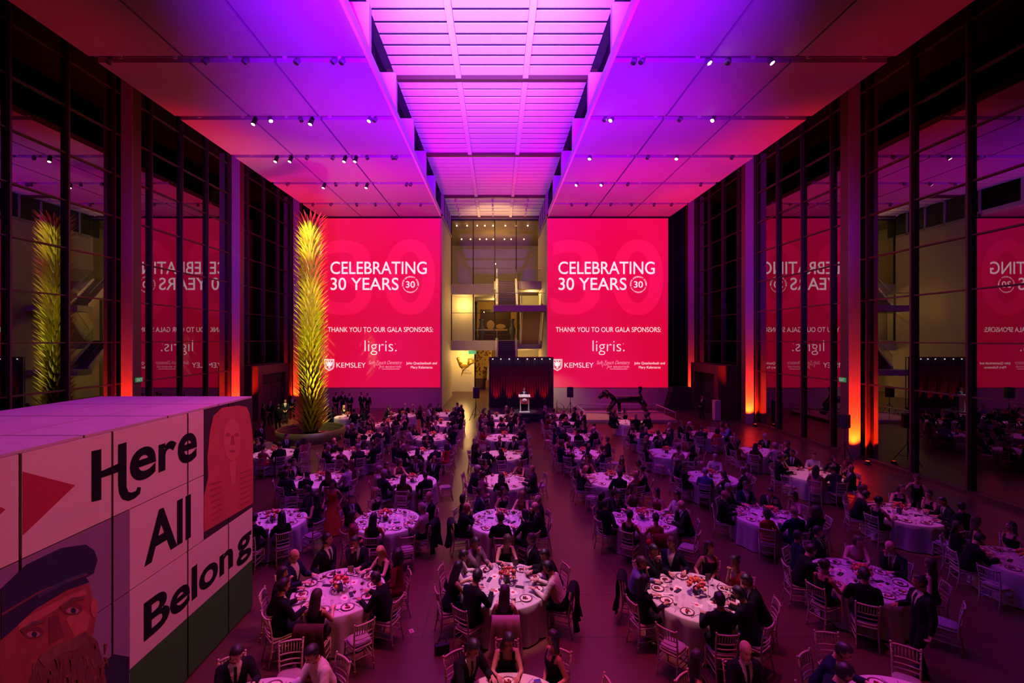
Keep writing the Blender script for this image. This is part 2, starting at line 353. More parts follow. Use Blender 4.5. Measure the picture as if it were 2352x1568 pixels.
# ================================================================== atrium behind the back wall
warm = mat('gallery wall', (.74, .66, .50), .8); wood = mat('gallery wood', (.20, .10, .04), .5); slabm = mat('slab edge', (.46, .40, .38), .7)
for s, xa, xb, nm in ((-1, -4.79 - .4, -4.79, 'wall_atrium_left'), (1, 4.30, 4.70, 'wall_atrium_right')):
    struct(MB().box(xa, xb, YB + 1.2, 47.5, 0, ZC).build(nm, stone))
    struct(MB().box(xa, xb, YB + .3, 47.5, ZC, 18.8).build(nm + '_upper', dark))
    m = MB()
    for y in (38.3, 39.4, 41.3, 43.2, 45.1): m.box((xb if s < 0 else xa - .1), (xb + .1 if s < 0 else xa), y, y + .14, ZC - .1, 18.6)
    m.box((xb if s < 0 else xa - .1), (xb + .1 if s < 0 else xa), 38.3, 46.4, ZC - .1, ZC + .08)
    struct(m.build('trim_atrium_truss', slabm))
struct(MB().box(-5.3, 4.6, 46.5, 60, 5.8 - 1.02, 5.8).build('floor_second_level', slabm)); struct(MB().box(-5.3, -.34, 46.5, 60, 10.55, 11.6).build('floor_third_level_left', slabm))
struct(MB().box(-.34, 4.6, 44.0, 60, 10.8, 11.6).build('floor_third_level_right', slabm)); struct(MB().box(2.0, 4.3, 44.0, 46.5, 5.0, 5.8).box(-.34, 2.0, 44.0, 46.5, 5.0, 5.8).build('floor_second_level_walkway', slabm))
struct(MB().box(-.34, 4.30, 40.0, 41.5, 8.42, 8.95).build('floor_upper_landing', slabm)); struct(MB().box(-.34, 4.30, 40.0, 41.5, 2.7, 3.2).build('floor_lower_landing', slabm))
struct(MB().box(-7.5, 7, 60, 60.3, 0, 19).build('wall_gallery_end', warm)); struct(MB().box(-7.8, -7.5, 47.5, 60.3, 0, 19).box(7, 7.3, 47.5, 60.3, 0, 19).build('wall_gallery_sides', warm))
struct(MB().box(-7.5, 7, 46.6, 60, 18.35, 18.5).build('ceiling_gallery', mat('gallery ceiling', (.42, .34, .24), .7)))
struct(MB().box(-7.5, -2.62, 51, 51.3, 0, 4.78).build('wall_rooster', warm)); struct(MB().box(1.9, 7, 48.2, 48.4, 0, 4.78).box(2.4, 7, 48.2, 48.4, 5.8, 10.6).build('wall_gallery_right', warm))
struct(MB().box(-7.5, -2.5, 49.0, 49.2, 5.8, 10.55).build('wall_gallery_left', warm)); struct(MB().box(-2.5, 2.4, 55.4, 55.6, 5.8, 10.55).build('wall_gallery_middle', mat('ochre gallery wall', (.50, .30, .10), .8)))
struct(MB().box(-2.62, 1.9, 54.6, 54.8, 0, 4.78).build('wall_gallery_low', wood))
# glass front of the galleries with dark mullions and ceiling beam
for i, (a, c) in enumerate(((-4.75, -2.5), (-2.5, -.27), (-.27, 1.94), (1.94, 4.25))):
    wn += 1; g = struct(MB().box(a + .05, c - .05, 46.62, 46.64, 11.65, 18.3).build('window_%d' % wn, glass_mat('gallery glass', (.75, .72, .66), 1.55) if i == 0 else MATS['gallery glass']), 'tall glass panel of the upper gallery')
    m = MB(); m.box(a - .05, a + .05, 46.55, 46.7, 11.6, 18.3); m.box(a, c, 46.55, 46.7, 18.2, 18.36); m.build('frame', black, g)
    if c < 0:
        wn += 1; g = struct(MB().box(a + .05, c - .05, 46.62, 46.64, 5.85, 10.5).build('window_%d' % wn, clear), 'glass panel of the middle gallery')
        m = MB(); m.box(a - .05, a + .05, 46.55, 46.7, 5.8, 10.55); m.box(c - .04, c + .04, 46.55, 46.7, 5.8, 10.55); m.box(a, c, 46.55, 46.7, 8.62, 8.66); m.build('frame', black, g)
def flight(name, lab, x0, x1, y0, z0, y1, z1, n):
    """a flight of steps from (y0,z0) up to (y1,z1) with pale stringers, treads and a sloping underside"""
    t = thing(name, lab, 'staircase', ((x0 + x1) / 2, min(y0, y1), 0)); hw = (x1 - x0) / 2; yb = min(y0, y1)
    m = MB(); dy = (y1 - y0) / n; dz = (z1 - z0) / n
    for i in range(n):
        a = y0 + dy * i - yb; c = a + dy; z = z0 + dz * (i + 1)
        m.box(-hw + .02, hw - .02, min(a, c), max(a, c), z - dz, z - .045)
        m.box(-hw + .02, hw - .02, min(a, c) - .02, max(a, c), z - .045, z, 1)
    m.build('steps', [mat('dark step', (.05, .03, .035), .6), mat('step nosing', (.16, .11, .10), .5)], t)
    d = .22
    MB().prism([(-hw + .01, y0 - yb, z0 - .35), (-hw + .01, y1 - yb, z1 - .35), (-hw + .01, y1 - yb, z1 - .1 - dz), (-hw + .01, y0 - yb, z0 - .1 - dz * 0)], (2*hw - .02, 0, 0)).build('underside', mat('stair soffit', (.22, .11, .07), .6), t)
    for q in (-hw - .2, hw):
        MB().prism([(q, y0 - yb, z0 - .38), (q, y1 - yb, z1 - .38), (q, y1 - yb, z1 + .25), (q, y0 - yb, z0 + .25)], (.2, 0, 0)).build('stringer', warm, t)
        MB().prism([(q + .1, y0 - yb, z0 + .25), (q + .1, y1 - yb, z1 + .25), (q + .1, y1 - yb, z1 + 1.15), (q + .1, y0 - yb, z0 + 1.15)], (.012, 0, 0)).build('balustrade', clear, t)
        MB().tube([(q + .1, y0 - yb, z0 + 1.17), (q + .1, y1 - yb, z1 + 1.17)], .025, 6).build('handrail', steel, t)
flight('staircase', 'upper flight of dark steps with pale sides rising to the third level', .05, 1.72, 41.5, 8.95, 44.0, 11.6, 15)
flight('staircase', 'lower flight of dark steps just above the black stage drape', .05, 1.72, 41.5, 3.2, 44.0, 5.8, 15)
flight('staircase', 'flight by the right wall seen from below as a brown underside', 2.35, 4.0, 44.0, 5.8, 41.5, 8.95, 15)
# glass parapets on the slabs
def parapet(lab, x0, x1, y, z):
    t = thing('glass_parapet', lab, 'railing', ((x0 + x1) / 2, y, z)); h = (x1 - x0) / 2
    MB().box(-h, h, -.01, .01, .02, 1.08).build('pane', clear, t); MB().tube([(-h, 0, 1.1), (h, 0, 1.1)], .03, 6).build('handrail', steel, t)
parapet('glass parapet on the right end of the third level beside the stairs', 1.95, 4.25, 44.05, 11.6); parapet('glass parapet along the front edge of the upper purple landing', -.3, 4.25, 40.05, 8.95)
parapet('glass parapet on the second level in front of the two vases', -2.4, -.1, 46.75, 5.8)
# lamps hanging and recessed in the gallery ceiling
bulb = mat('lit bulb', (1, .9, .6), .4, emit=(1, .74, .30), estr=9); can = mat('lamp can', (.5, .42, .38), .5)
k = 0
for py, xs in ((519, (209, 280, 350, 403, 460, 545, 620, 700)), (550, (242, 304, 368, 414, 462, 539, 585, 674))):
    Y = 48.5 if py < 530 else 54.5
    for xx in xs:
        p = at(980 + xx / 3.016, py, Y); k += 1
        t = thing('gallery_lamp', 'lit lamp of the %s row behind the upper gallery glass, %s from the left end' % ('upper' if py < 530 else 'lower', ('first','second','third','fourth','fifth','sixth','seventh','eighth')[(k-1) % 8]), 'lamp', p, group='lamps in the upper gallery')
        MB().lathe([(.04, .12), (.07, .06), (.085, 0), (.05, -.03)], n=10).build('shade', bulb, t); MB().tube([(0, 0, .1), (0, 0, 18.35 - p.z)], .012, 5).build('stem', dark, t)
for i, (x0, y0, x1, y1) in enumerate(((200, 55, 229, 155), (456, 55, 459, 155), (702, 55, 682, 155))):
    for j in range(4):
        f = j / 3; p = at(980 + (x0 + (x1 - x0) * f) / 3.016, 440 + (y0 + (y1 - y0) * f + 8) / 3.016, 40.6 + j * 1.55)
        t = thing('ceiling_downlight', 'small can light of the atrium ceiling, %s going back in the %s row' % (('first','second','third','last')[j], ('left','middle','right')[i]), 'lamp', p, group='can lights in the atrium ceiling')
        MB().lathe([(.06, .18), (.075, .12), (.075, -.1), (.06, -.12)], n=10).build('can', can, t); MB().tube([(0, 0, .1), (0, 0, ZL - .02 - p.z)], .015, 5).build('stem', can, t)
# golden rooster and lettering on the low gallery wall, textiles, painting, vases
gold = mat('gilded metal', (.75, .48, .10), .3, .8)
t = thing('weathervane_rooster', 'gilded rooster mounted on the pale wall left of the stage drape', 'sculpture', at(1066, 838, 50.82))
m = MB(); m.ball((0, 0, 0), (.55, .06, .32)); m.tube([(-.3, 0, .1), (-.55, 0, .4), (-.62, 0, .62)], [.22, .13, .10], 8, sx=.35); m.ball((-.66, 0, .7), (.14, .05, .12)); m.build('body', gold, t)
m = MB(); m.prism([(-.78, -.02, .7), (-.95, -.02, .66), (-.78, -.02, .62)], (0, .04, 0)); m.build('beak', gold, t)
m = MB()
for i in range(5):
    a = .35 + i * .28; m.tube([(.4, 0, .05), (.4 + .5*math.cos(a), 0, .1 + .6*math.sin(a)), (.55 + .75*math.cos(a - .5), 0, .2 + .72*math.sin(a - .35))], [.12, .11, .04], 6, sx=.3)
m.build('tail', gold, t); m = MB()
for i in range(4): m.prism([(-.76 + i*.06, -.02, .8), (-.72 + i*.06, -.02, .93), (-.68 + i*.06, -.02, .8)], (0, .04, 0))
m.build('comb', gold, t); MB().tube([(-.05, 0, -.28), (-.18, 0, -.62), (-.3, 0, -1.15)], [.06, .04, .035], 6).tube([(.1, 0, -.28), (-.1, 0, -.62)], [.06, .04], 6).build('leg', gold, t)
ink = mat('dark lettering', (.10, .07, .04), .7)
t = thing('wall_lettering', 'dark lettering on the pale wall under the gilded rooster', 'lettering', at(1075, 853, 50.96))
text_fit('ART OF THE', t, ink, (0, 0, 0), (1, 0, 0), (0, 0, 1), -.62, .1, .02, .2); text_fit('AMERICAS', t, ink, (0, 0, 0), (1, 0, 0), (0, 0, 1), -.62, .42, -.3, -.06)
def pattern(name, c1, c2, scale):
    m = mat(name, c1, .8); nt = m.node_tree; v = nt.nodes.new('ShaderNodeTexVoronoi'); v.inputs['Scale'].default_value = scale; tc = nt.nodes.new('ShaderNodeTexCoord'); r = nt.nodes.new('ShaderNodeValToRGB')
    r.color_ramp.elements[0].color = (*c1, 1); r.color_ramp.elements[1].color = (*c2, 1); r.color_ramp.elements[0].position = .25; r.color_ramp.elements[1].position = .5
    nt.links.new(tc.outputs['Object'], v.inputs['Vector']); nt.links.new(v.outputs['Distance'], r.inputs[0]); nt.links.new(r.outputs[0], nt.nodes['Principled BSDF'].inputs['Base Color']); return m
t = thing('wall_textile', 'patterned ochre textile hanging in the low gallery beside the drape', 'textile', (-1.65, 54.5, 2.2))
MB().box(-.95, 1.0, -.03, .03, -1.0, 2.4).build('cloth', pattern('ochre pattern', (.30, .06, .01), (.85, .55, .15), 3.2), t); MB().tube([(-1.0, 0, 2.43), (1.05, 0, 2.43)], .03, 6).build('rod', wood, t)
t = thing('display_figure', 'pale carved figure on a stand in front of the patterned textile', 'sculpture', (-1.05, 53.6, 0))
MB().box(-.35, .35, -.3, .3, 0, 1.1).build('plinth', wood, t, bevel=.02); MB().lathe([(.22, 1.1), (.26, 1.5), (.16, 1.9), (.28, 2.15), (.2, 2.4), (.1, 2.5), (.17, 2.7), (.02, 2.9)], n=12).build('figure', stone, t)
t = thing('framed_painting', 'large dark framed painting with pale patches in the middle gallery', 'painting', (-.35, 55.3, 7.6))
MB().box(-1.75, 1.95, -.04, .04, -1.0, 2.0).build('frame', mat('dark frame', (.05, .02, .01), .4), t, bevel=.03)
MB().box(-1.45, 1.65, -.06, -.041, -.7, 1.7).build('canvas', mat('dark canvas', (.05, .018, .012), .6, noise=.6, nscale=2), t); m = MB()
m.ball((-.5, -.065, .1), (.5, .012, .55), 14, 8); m.ball((.75, -.065, -.1), (.6, .012, .3), 14, 8); m.box(-1.4, 1.6, -.068, -.061, -.62, -.42)
m.build('painted_patches', mat('pale paint', (.50, .30, .15), .7), t)
MB().box(-1.9, 2.1, -.5, -.05, -1.8, -1.15).build('ledge', mat('dark frame', (.05, .02, .01)), t)
for xx, lab in ((-1.85, 'tall glazed vase to the left of the large framed painting'), (1.72, 'tall glazed vase to the right of the large framed painting')):
    t = thing('floor_vase', lab, 'vase', (xx * 1.0, 51.6, 5.8)); vz = mat('vase glaze', (.10, .12, .12), .25, noise=.7, nscale=9)
    MB().lathe([(.2, 0), (.24, .08), (.22, .3), (.36, .9), (.38, 1.3), (.2, 1.65), (.15, 1.95), (.17, 2.2), (.3, 2.45), (.28, 2.47), (.1, 2.3)], n=20).build('vase_body', vz, t)
    for q in (-1, 1): MB().tube([(q*.15, 0, 2.1), (q*.29, 0, 1.95), (q*.22, 0, 1.65)], .025, 6).build('handle', vz, t)
t = thing('wall_lamp', 'green running-man exit sign hung under the second level slab', 'sign', at(1085, 809, 48.2)); t.name = 'exit_sign'
MB().box(-.4, .4, -.03, .03, -.18, .18).build('sign_box', mat('sign green glow', (.0, .3, .1), .5, emit=(.05, .75, .25), estr=.7), t)
m = MB(); m.ball((-.1, -.035, .09), (.04, .01, .04)); m.tube([(-.1, -.035, .06), (-.06, -.035, -.04), (-.14, -.035, -.12)], .022, 5, sx=1); m.tube([(-.06, -.035, -.04), (.02, -.035, -.10)], .02, 5); m.tube([(-.16, -.035, .03), (-.02, -.035, .02)], .018, 5); m.box(.12, .3, -.04, -.031, -.14, .14)
m.build('running_figure', signw, t)
# ================================================================== projected screens
white_e = mat('projected white', (.8, .8, .8), .8, emit=(1, .88, .84), estr=.86)
red_e = mat('projected red', (.22, .16, .20), .85, emit=(.90, .0012, .022), estr=.78)
red2_e = mat('projected lighter red', (.26, .19, .23), .85, emit=(.93, .004, .038), estr=.90)
pale_e = mat('projected pale lettering', (.7, .7, .7), .85, emit=(1, .55, .60), estr=.68)
YS = 38.80; S = YS / F; UX, UZ = (1, 0, 0), (0, 0, 1)
def screen(off, lab):
    t = thing('projection_screen', lab, 'screen', (0, 0, 0))
    X = lambda p: (p + off - CX) * S; Z = lambda p: H - (p - CY) * S
    MB().box(X(1257.3), X(1534), YS, YS + .045, Z(889.5), Z(501.5)).build('image', red_e, t)
    o1 = (0, YS - .012, 0); o2 = (0, YS - .004, 0)
    def T(s, x0, x1, y0, y1, m=white_e, o=o1, **k): return text_fit(s, t, m, o, UX, UZ, X(x0), X(x1), Z(y1), Z(y0), **k)
    T('3', 1265, 1377.6, 551, 723.6, red2_e, o2, bold=.012); T('0', 1406, 1523.6, 549, 724, red2_e, o2, bold=.012)
    T('CELEBRATING', 1282.5, 1503.7, 600.5, 629.5, bold=.006); T('30 YEARS', 1283, 1439, 637.5, 666, bold=.006)
    T('THANK YOU TO OUR GALA SPONSORS:', 1276.5, 1518, 751, 762.3, bold=0)
    T('ligris.', 1361, 1434.5, 781.6, 814.8, bold=-.014); T('KEMSLEY', 1296.5, 1363.4, 832.6, 844, bold=-.004)
    T('Soft-Touch Dentistry', 1370, 1447, 828, 839, pale_e, bold=-.012, shear=.45); T('OF BRIGHTON', 1397.5, 1444, 840.3, 844.2, pale_e, spacing=1.25); T('Dental care for families', 1401, 1440.7, 845.6, 848.8, pale_e, shear=.2) if False else None
    m = MB()                                                       # underline rule and the tooth outline beside OF BRIGHTON
    m.box(X(1401), X(1441), YS - .014, YS - .004, Z(847.8), Z(846.8)); m.tube([Vector((X(a), YS - .01, Z(c))) for a, c in ((1384, 843), (1382.5, 838.5), (1387, 837.3), (1390, 838.6), (1393.5, 837.3), (1397, 838.8), (1395.5, 843.6), (1393.5, 847.2))], .014, 5)
    m.build('tooth_outline', pale_e, t)
    T('John Quackenbush and', 1456.6, 1527, 830.7, 838.3, bold=0); T('Mary Kalamaras', 1467, 1517, 840.3, 847.8, bold=0)
    T('R', 1431, 1433, 788.5, 790.5) 
    # round seal: 30, ring arcs and lettering on a circle
    cx, cy, r = X(1466.2), Z(653.3), 19.2 * S
    T('30', 1455.8, 1476.6, 645.6, 660.6, bold=.01)
    def ring(txt, a0, a1, rad, h, flip=False):
        n = len(txt)
        for i, ch in enumerate(txt):
            if ch == ' ': continue
            a = a0 + (a1 - a0) * (i / (n - 1)); wd = h * (.35 if ch in 'I-1' else .72)
            ux = Vector((-math.sin(a), 0, math.cos(a))) * (1 if flip else -1); uz = Vector((math.cos(a), 0, math.sin(a))) * (-1 if flip else 1)
            c = Vector((cx + rad * math.cos(a), YS - .012, cy + rad * math.sin(a)))
            text_fit(ch, t, white_e, c, ux, uz, -wd / 2, wd / 2, -h / 2, h / 2, bold=.01)
    ring('BOSTON UNIVERSITY ACADEMY', math.radians(188), math.radians(-8), r * .93, r * .17); ring('1993-2023', math.radians(242), math.radians(298), r * .93, r * .15, True)
    m = MB()
    for a0, a1 in ((200, 236), (304, 340)): m.tube([Vector((cx + r * .93 * math.cos(math.radians(a)), YS - .01, cy + r * .93 * math.sin(math.radians(a)))) for a in range(a0, a1 + 1, 6)], .018, 5)
    m.build('seal_arc', white_e, t)
    # shield crest with a two-headed bird
    def poly(pts, d=-.012): return [Vector((X(a), YS + d, Z(c))) for a, c in pts]
    outer = [(1268.5, 824.5), (1291.4, 824.5), (1291.4, 841), (1289, 846.5), (1280, 852), (1271, 846.5), (1268.5, 841)]
    m = MB(); k = len(outer); inn = [(1280 + (a - 1280) * .86, 838 + (c - 838) * .87) for a, c in outer]; in2 = [(1280 + (a - 1280) * .76, 838 + (c - 838) * .79) for a, c in outer]; in3 = [(1280 + (a - 1280) * .70, 838 + (c - 838) * .74) for a, c in outer]
    for A, B in ((outer, inn), (in2, in3)):
        for i in range(k):
            j = (i + 1) % k; m.prism(poly([A[i], A[j], B[j], B[i]]), (0, .01, 0))
    m.build('shield_outline', white_e, t); m = MB()
    for s in (-1, 1):
        f = lambda pts: m.prism(poly([(1280 + s * a, c) for a, c in pts]), (0, .01, 0))
        f([(0, 831), (2.4, 829), (1.6, 827.6), (4, 828), (3.6, 831), (2, 833.5), (0, 835)]); f([(1.5, 834), (7, 830), (7.2, 834), (6, 836), (7, 838), (5, 839), (5.6, 841), (3, 840.5), (1.5, 842)]); f([(0, 834), (1.6, 834), (1.6, 842), (3, 845), (1.2, 844.5), (0, 847)])
    m.build('eagle_crest', white_e, t)
    return t
screen(0, 'tall red projected screen on the wall right of the stage, all of its wording clear')
screen(-523.5, 'tall red projected screen left of the stage, partly behind the yellow leaf-clad column')
# ================================================================== printed kiosk box
bx0, bx1, by0, by1, bz = -8.75, -5.40, 2.2, 9.95, 4.69
t = thing('exhibition_kiosk', 'huge white-topped box with printed sides reading Here All Belong', 'kiosk', (0, 0, 0)); kiosk = t
ktop = mat('kiosk top', (.55, .50, .55), .8, spec=.08, noise=.12, nscale=2.5); kw = mat('kiosk white print', (.78, .74, .70), .7); kbk = mat('kiosk seam', (.02, .018, .018), .7); kgrn = mat('kiosk green print', (.022, .20, .012), .7); kink = mat('kiosk ink', (.010, .008, .009), .85, spec=.1)
MB().box(bx0, bx1 - .03, by0, by1, 0, bz - .03).build('core', kbk, t)
m = MB(); ys = [by0, 5.10, 6.32, 7.86, 9.05, by1]; xs = [bx0, -7.6, -6.5, bx1]; yt = [by0, 4.4, 5.9, 7.4, 8.75, by1]
for a, c in zip(xs, xs[1:]):
    for e, f in zip(yt, yt[1:]): m.box(a + .014, c - .014, e + .014, f - .014, bz - .035, bz)
m.build('top_panel', ktop, t)
XS = bx1; zj = (bz - .04, 3.45, 2.25, 1.10)
def kpanel(name, y0, y1, z0, z1, mt): MB().box(XS - .03, XS, y0, y1, z0, z1).build(name, mt, t)
Y_ = lambda px: -XS * F / (CX - px)
g = .018
for a, c in ((by0, 5.10), (5.10, 6.32), (6.32, 7.86), (7.86, 8.28)): kpanel('printed_panel', a + g, c - (g if c != 8.28 else 0), zj[1] + .008, zj[0], kw)
for a, c in ((6.62, 7.86), (7.86, 8.28)): kpanel('printed_panel', a + (0 if a == 6.62 else g), c - (0 if c == 8.28 else g), zj[2] + .01, zj[1] - .008, kw)
for a, c in ((6.62, 7.86), (7.86, 9.05), (9.05, by1)): kpanel('printed_panel', a + (0 if a == 6.62 else g), c - g, zj[3], zj[2] - .01, kw)
for a, c in ((6.62, 7.86), (7.86, 9.05), (9.05, by1)): kpanel('green_panel', a + (0 if a == 6.62 else g), c - g, .05, zj[3], kgrn)
grey = mat('kiosk grey print', (.26, .19, .235), .75, noise=.15, nscale=3); stm = mat('printed red stone', (.52, .10, .065), .75, noise=.25, nscale=2.2)
for a, c in ((by0, 5.10), (5.10, 6.32), (6.32, 6.62)):
    for z0, z1 in ((zj[2] + .01, zj[1] - .008), (zj[3] - .03, zj[2] - .01), (.05, zj[3] - .05)): kpanel('grey_panel', a + g, c - (g if c != 6.62 else 0), z0, z1, grey)
for a, c in ((8.28, 9.05), (9.05, by1)): kpanel('dark_panel', a + (0 if a == 8.28 else g), c - g, zj[2] + .01, zj[0], mat('dark print', (.03, .012, .012), .7))
UY = (0, 1, 0); XO = (XS + .004, 0, 0)
def decal(name, pts, mt, d=.004): return MB().prism([Vector((XS + .0005, a, z)) for a, z in pts], (d, 0, 0)).build(name, mt, t)
def zof(px, py): return H - (py - CY) * (-XS) / (CX - px)
def yz(px, py): return (Y_(px), zof(px, py))
redp = mat('kiosk red print', (.42, .028, .03), .7)
decal('red_arrow', [yz(52, 1083), yz(172, 1114), yz(52, 1229)], redp); decal('red_arrow', [yz(0, 1164), yz(12, 1169), yz(0, 1181)], redp)
K = dict(bold=.026)
def word(s, x0, y0t, y0b, x1, y1t, y1b):
    """letters between two uprights of the printed wall: px and top/bottom rows at the left and right end"""
    ya, yb = Y_(x0), Y_(x1); zt = (zof(x0, y0t) + zof(x1, y1t)) / 2; zb = (zof(x0, y0b) + zof(x1, y1b)) / 2
    return text_fit(s, t, kink, XO, UY, UZ, ya, yb, zb, zt, **K)
# Here: the H has a tail that swings under the next letter
h = [(210, 1037, 232, 1030, 232, 1143, 210, 1152)]
decal('lettering', [yz(210, 1036), yz(232, 1031), yz(232, 1147), yz(210, 1152)], kink, .005)
decal('lettering', [yz(232, 1082), yz(272, 1064), yz(272, 1083), yz(232, 1097)], kink, .005)
pts = []
HT = [(271, 1021), (290, 1015), (290, 1118), (294, 1129), (302, 1131), (312, 1127), (316, 1118), (323, 1119), (321, 1133), (309, 1144), (295, 1150), (281, 1146), (273, 1132), (271, 1112)]
decal('lettering', [yz(*p) for p in HT], kink, .005)
word('e', 298, 1034, 1108, 358, 1019, 1095); word('r', 364, 1024, 1086, 405, 1005, 1068); word('e', 408, 997, 1065, 452, 993, 1060)
word('All', 331, 1178, 1290, 438, 1141, 1243)
word('Belon', 330, 1352, 1468, 535, 1258, 1305); word('g', 543, 1239, 1291, 577, 1219, 1293)
# carved stone head in a pleated headcloth, printed on the upper far panels
stat = [(468, 1222), (468, 1140), (478, 1095), (476, 1050), (482, 990), (490, 955), (510, 936), (548, 931), (566, 934), (573, 950), (579, 990), (581, 1030), (581, 1155)]
decal('printed_statue', [yz(*p) for p in stat], stm)
st2 = mat('printed red stone shade', (.36, .06, .04), .75, noise=.2, nscale=4); st3 = mat('printed red stone light', (.60, .16, .10), .75)
def oval(cx, cy, rx, ry, n=18): return [yz(cx + rx * math.cos(2*math.pi*i/n), cy + ry * math.sin(2*math.pi*i/n)) for i in range(n)]
decal('printed_face', oval(532, 1010, 20, 48), st3, .007); decal('printed_beard', [yz(526, 1062), yz(541, 1057), yz(540, 1108), yz(530, 1112)], st3, .007)
for c in (523, 543): decal('printed_eye', oval(c, 998, 5.5, 4), st2, .010)
decal('printed_mouth', oval(533, 1036, 7, 3), st2, .010); decal('printed_nose', [yz(531, 1000), yz(536, 999), yz(538, 1021), yz(529, 1023)], st2, .010)
for i in range(7): decal('headcloth_pleat', [yz(482 + i*.8, 1110 + i*14), yz(508, 1102 + i*13), yz(508, 1105.5 + i*13), yz(482 + i*.8, 1114 + i*14)], st2, .008)
for i in range(7): decal('headcloth_pleat', [yz(551, 1085 + i*12), yz(578, 1076 + i*11.5), yz(578, 1079 + i*11.5), yz(551, 1088.5 + i*12)], st2, .008)
# printed portrait of a bearded man in a plain dark cap (a generic painted stand-in)
navy = mat('printed navy', (.014, .014, .03), .75, noise=.5, nscale=5); flesh = mat('printed flesh', (.30, .055, .035), .75, noise=.45, nscale=6); beard = mat('printed beard', (.15, .05, .025), .8, noise=.6, nscale=11); coat = mat('printed coat', (.012, .014, .022), .8)
decal('printed_face', [yz(0, 1470), yz(45, 1408), yz(150, 1352), yz(205, 1340), yz(214, 1380), yz(222, 1410), yz(216, 1440), yz(196, 1568), yz(0, 1640)], flesh, .003)
decal('printed_cap', [yz(1, 1352), yz(60, 1296), yz(140, 1258), yz(196, 1250), yz(216, 1264), yz(223, 1286), yz(214, 1316), yz(196, 1326), yz(204, 1336), yz(150, 1356), yz(80, 1398), yz(1, 1470)], navy, .007)
decal('printed_beard', [yz(60, 1580), yz(90, 1505), yz(140, 1478), yz(196, 1452), yz(222, 1470), yz(236, 1520), yz(246, 1580), yz(200, 1640), yz(80, 1660)], beard, .006)
sh_ = mat('printed flesh shade', (.17, .026, .018), .75, noise=.5, nscale=9); li_ = mat('printed flesh light', (.46, .12, .075), .75, noise=.35, nscale=8); wh_ = mat('printed eye white', (.42, .20, .17), .7)
decal('printed_cheek', [yz(150, 1420), yz(186, 1398), yz(206, 1412), yz(200, 1446), yz(170, 1462)], li_, .005); decal('printed_brow_ridge', [yz(40, 1428), yz(90, 1402), yz(150, 1370), yz(196, 1352), yz(198, 1364), yz(150, 1386), yz(92, 1420), yz(42, 1446)], li_, .005)
for k_, (c, d) in enumerate(((165, 1402), (75, 1456))):
    decal('printed_eye_socket', oval(c, d - 4, 24, 15), sh_, .006); decal('printed_eye_white', oval(c, d, 15, 7), wh_, .008); decal('printed_iris', oval(c + 2, d, 6, 6.5), navy, .010)
    decal('printed_brow', [yz(c - 30, d - 10), yz(c, d - 30), yz(c + 28, d - 34), yz(c + 26, d - 26), yz(c, d - 21), yz(c - 26, d - 3)], beard, .010)
decal('printed_moustache', [yz(86, 1512), yz(118, 1484), yz(150, 1470), yz(190, 1462), yz(204, 1474), yz(170, 1492), yz(140, 1500), yz(100, 1530)], mat('printed moustache', (.20, .085, .035), .8, noise=.6, nscale=14), .010)
decal('cap_peak_shine', [yz(84, 1364), yz(150, 1330), yz(196, 1314), yz(196, 1318), yz(150, 1338), yz(86, 1374)], mat('printed cap light', (.05, .05, .08), .7, noise=.5, nscale=9), .011)
rb = random.Random(3)
for k_ in range(46):
    a_ = rb.uniform(70, 240); b_ = rb.uniform(1490, 1580) - (a_ - 70) * .12; decal('beard_stroke', [yz(a_, b_), yz(a_ + rb.uniform(4, 8), b_ + 1), yz(a_ + rb.uniform(-6, 12), b_ + rb.uniform(22, 40))], rb.choice((MATS['printed moustache'], sh_, MATS['printed braid'] if 'printed braid' in MATS else sh_)), .009)
decal('printed_ear', oval(215, 1395, 8, 22), li_, .008); decal('printed_nose', [yz(112, 1418), yz(132, 1412), yz(146, 1462), yz(112, 1480)], mat('printed flesh shade', (.22, .035, .022), .75), .007)
decal('cap_braid', [yz(2, 1408), yz(90, 1356), yz(200, 1316), yz(200, 1320), yz(90, 1361), yz(2, 1414)], mat('printed braid', (.16, .05, .03), .7), .010)
decal('printed_coat', [yz(238, 1520), yz(262, 1502), yz(296, 1508), yz(296, 1640), yz(240, 1700)], coat, .005)
# ================================================================== tall yellow leaf-clad column in its basin (plain generic stand-in)
TX, TY = -11.17, 27.0
t = thing('leaf_clad_column', 'towering yellow-green column of pointed leaves left of the stage', 'sculpture', (TX, TY, 0))
ym = mat('yellow leaf', (.80, .74, .04), .30, spec=.5); ym2 = mat('yellow green leaf', (.66, .66, .03), .32, spec=.5); ym3 = mat('amber leaf', (.62, .46, .03), .35)
random.seed(4)
MB().tube([(0, 0, .42), (0, 0, 13.1)], [.42, .36], 14).build('mast', mat('dark mast', (.07, .065, .01), .5), t)
m = MB(); z = .45; ring_i = 0
while z < 12.85:
    nn = 18
    for i in range(nn):
        th = 2 * math.pi * (i + .5 * (ring_i % 2)) / nn + random.uniform(-.05, .05)
        u = Vector((math.cos(th), math.sin(th), 0)); sd = Vector((-math.sin(th), math.cos(th), 0)); up = Vector((0, 0, 1)); ro = 1.04 + .22 * max(0, 1 - z / 2.2); L = random.uniform(.94, 1.05) * (ro - .36)
        p0 = u * .34 + up * z; p1 = p0 + u * L * .45 + up * .34; p2 = p0 + u * L + up * random.uniform(.62, .78); n_ = (u * -.6 + up * .8)
        w1, w2 = .085, .075
        m.add([p0 - sd * .05, p0 + sd * .05, p1 + sd * w1, p1 - sd * w1, p1 - n_ * .03, p2, p1 + n_ * .02, p0 - n_ * .03], [(0, 3, 4, 7), (7, 4, 2, 1), (3, 5, 4), (4, 5, 2), (0, 1, 2, 6), (0, 6, 3), (3, 6, 5), (6, 2, 5)], random.choice((0, 0, 0, 1, 1, 2)))
    z += .30; ring_i += 1
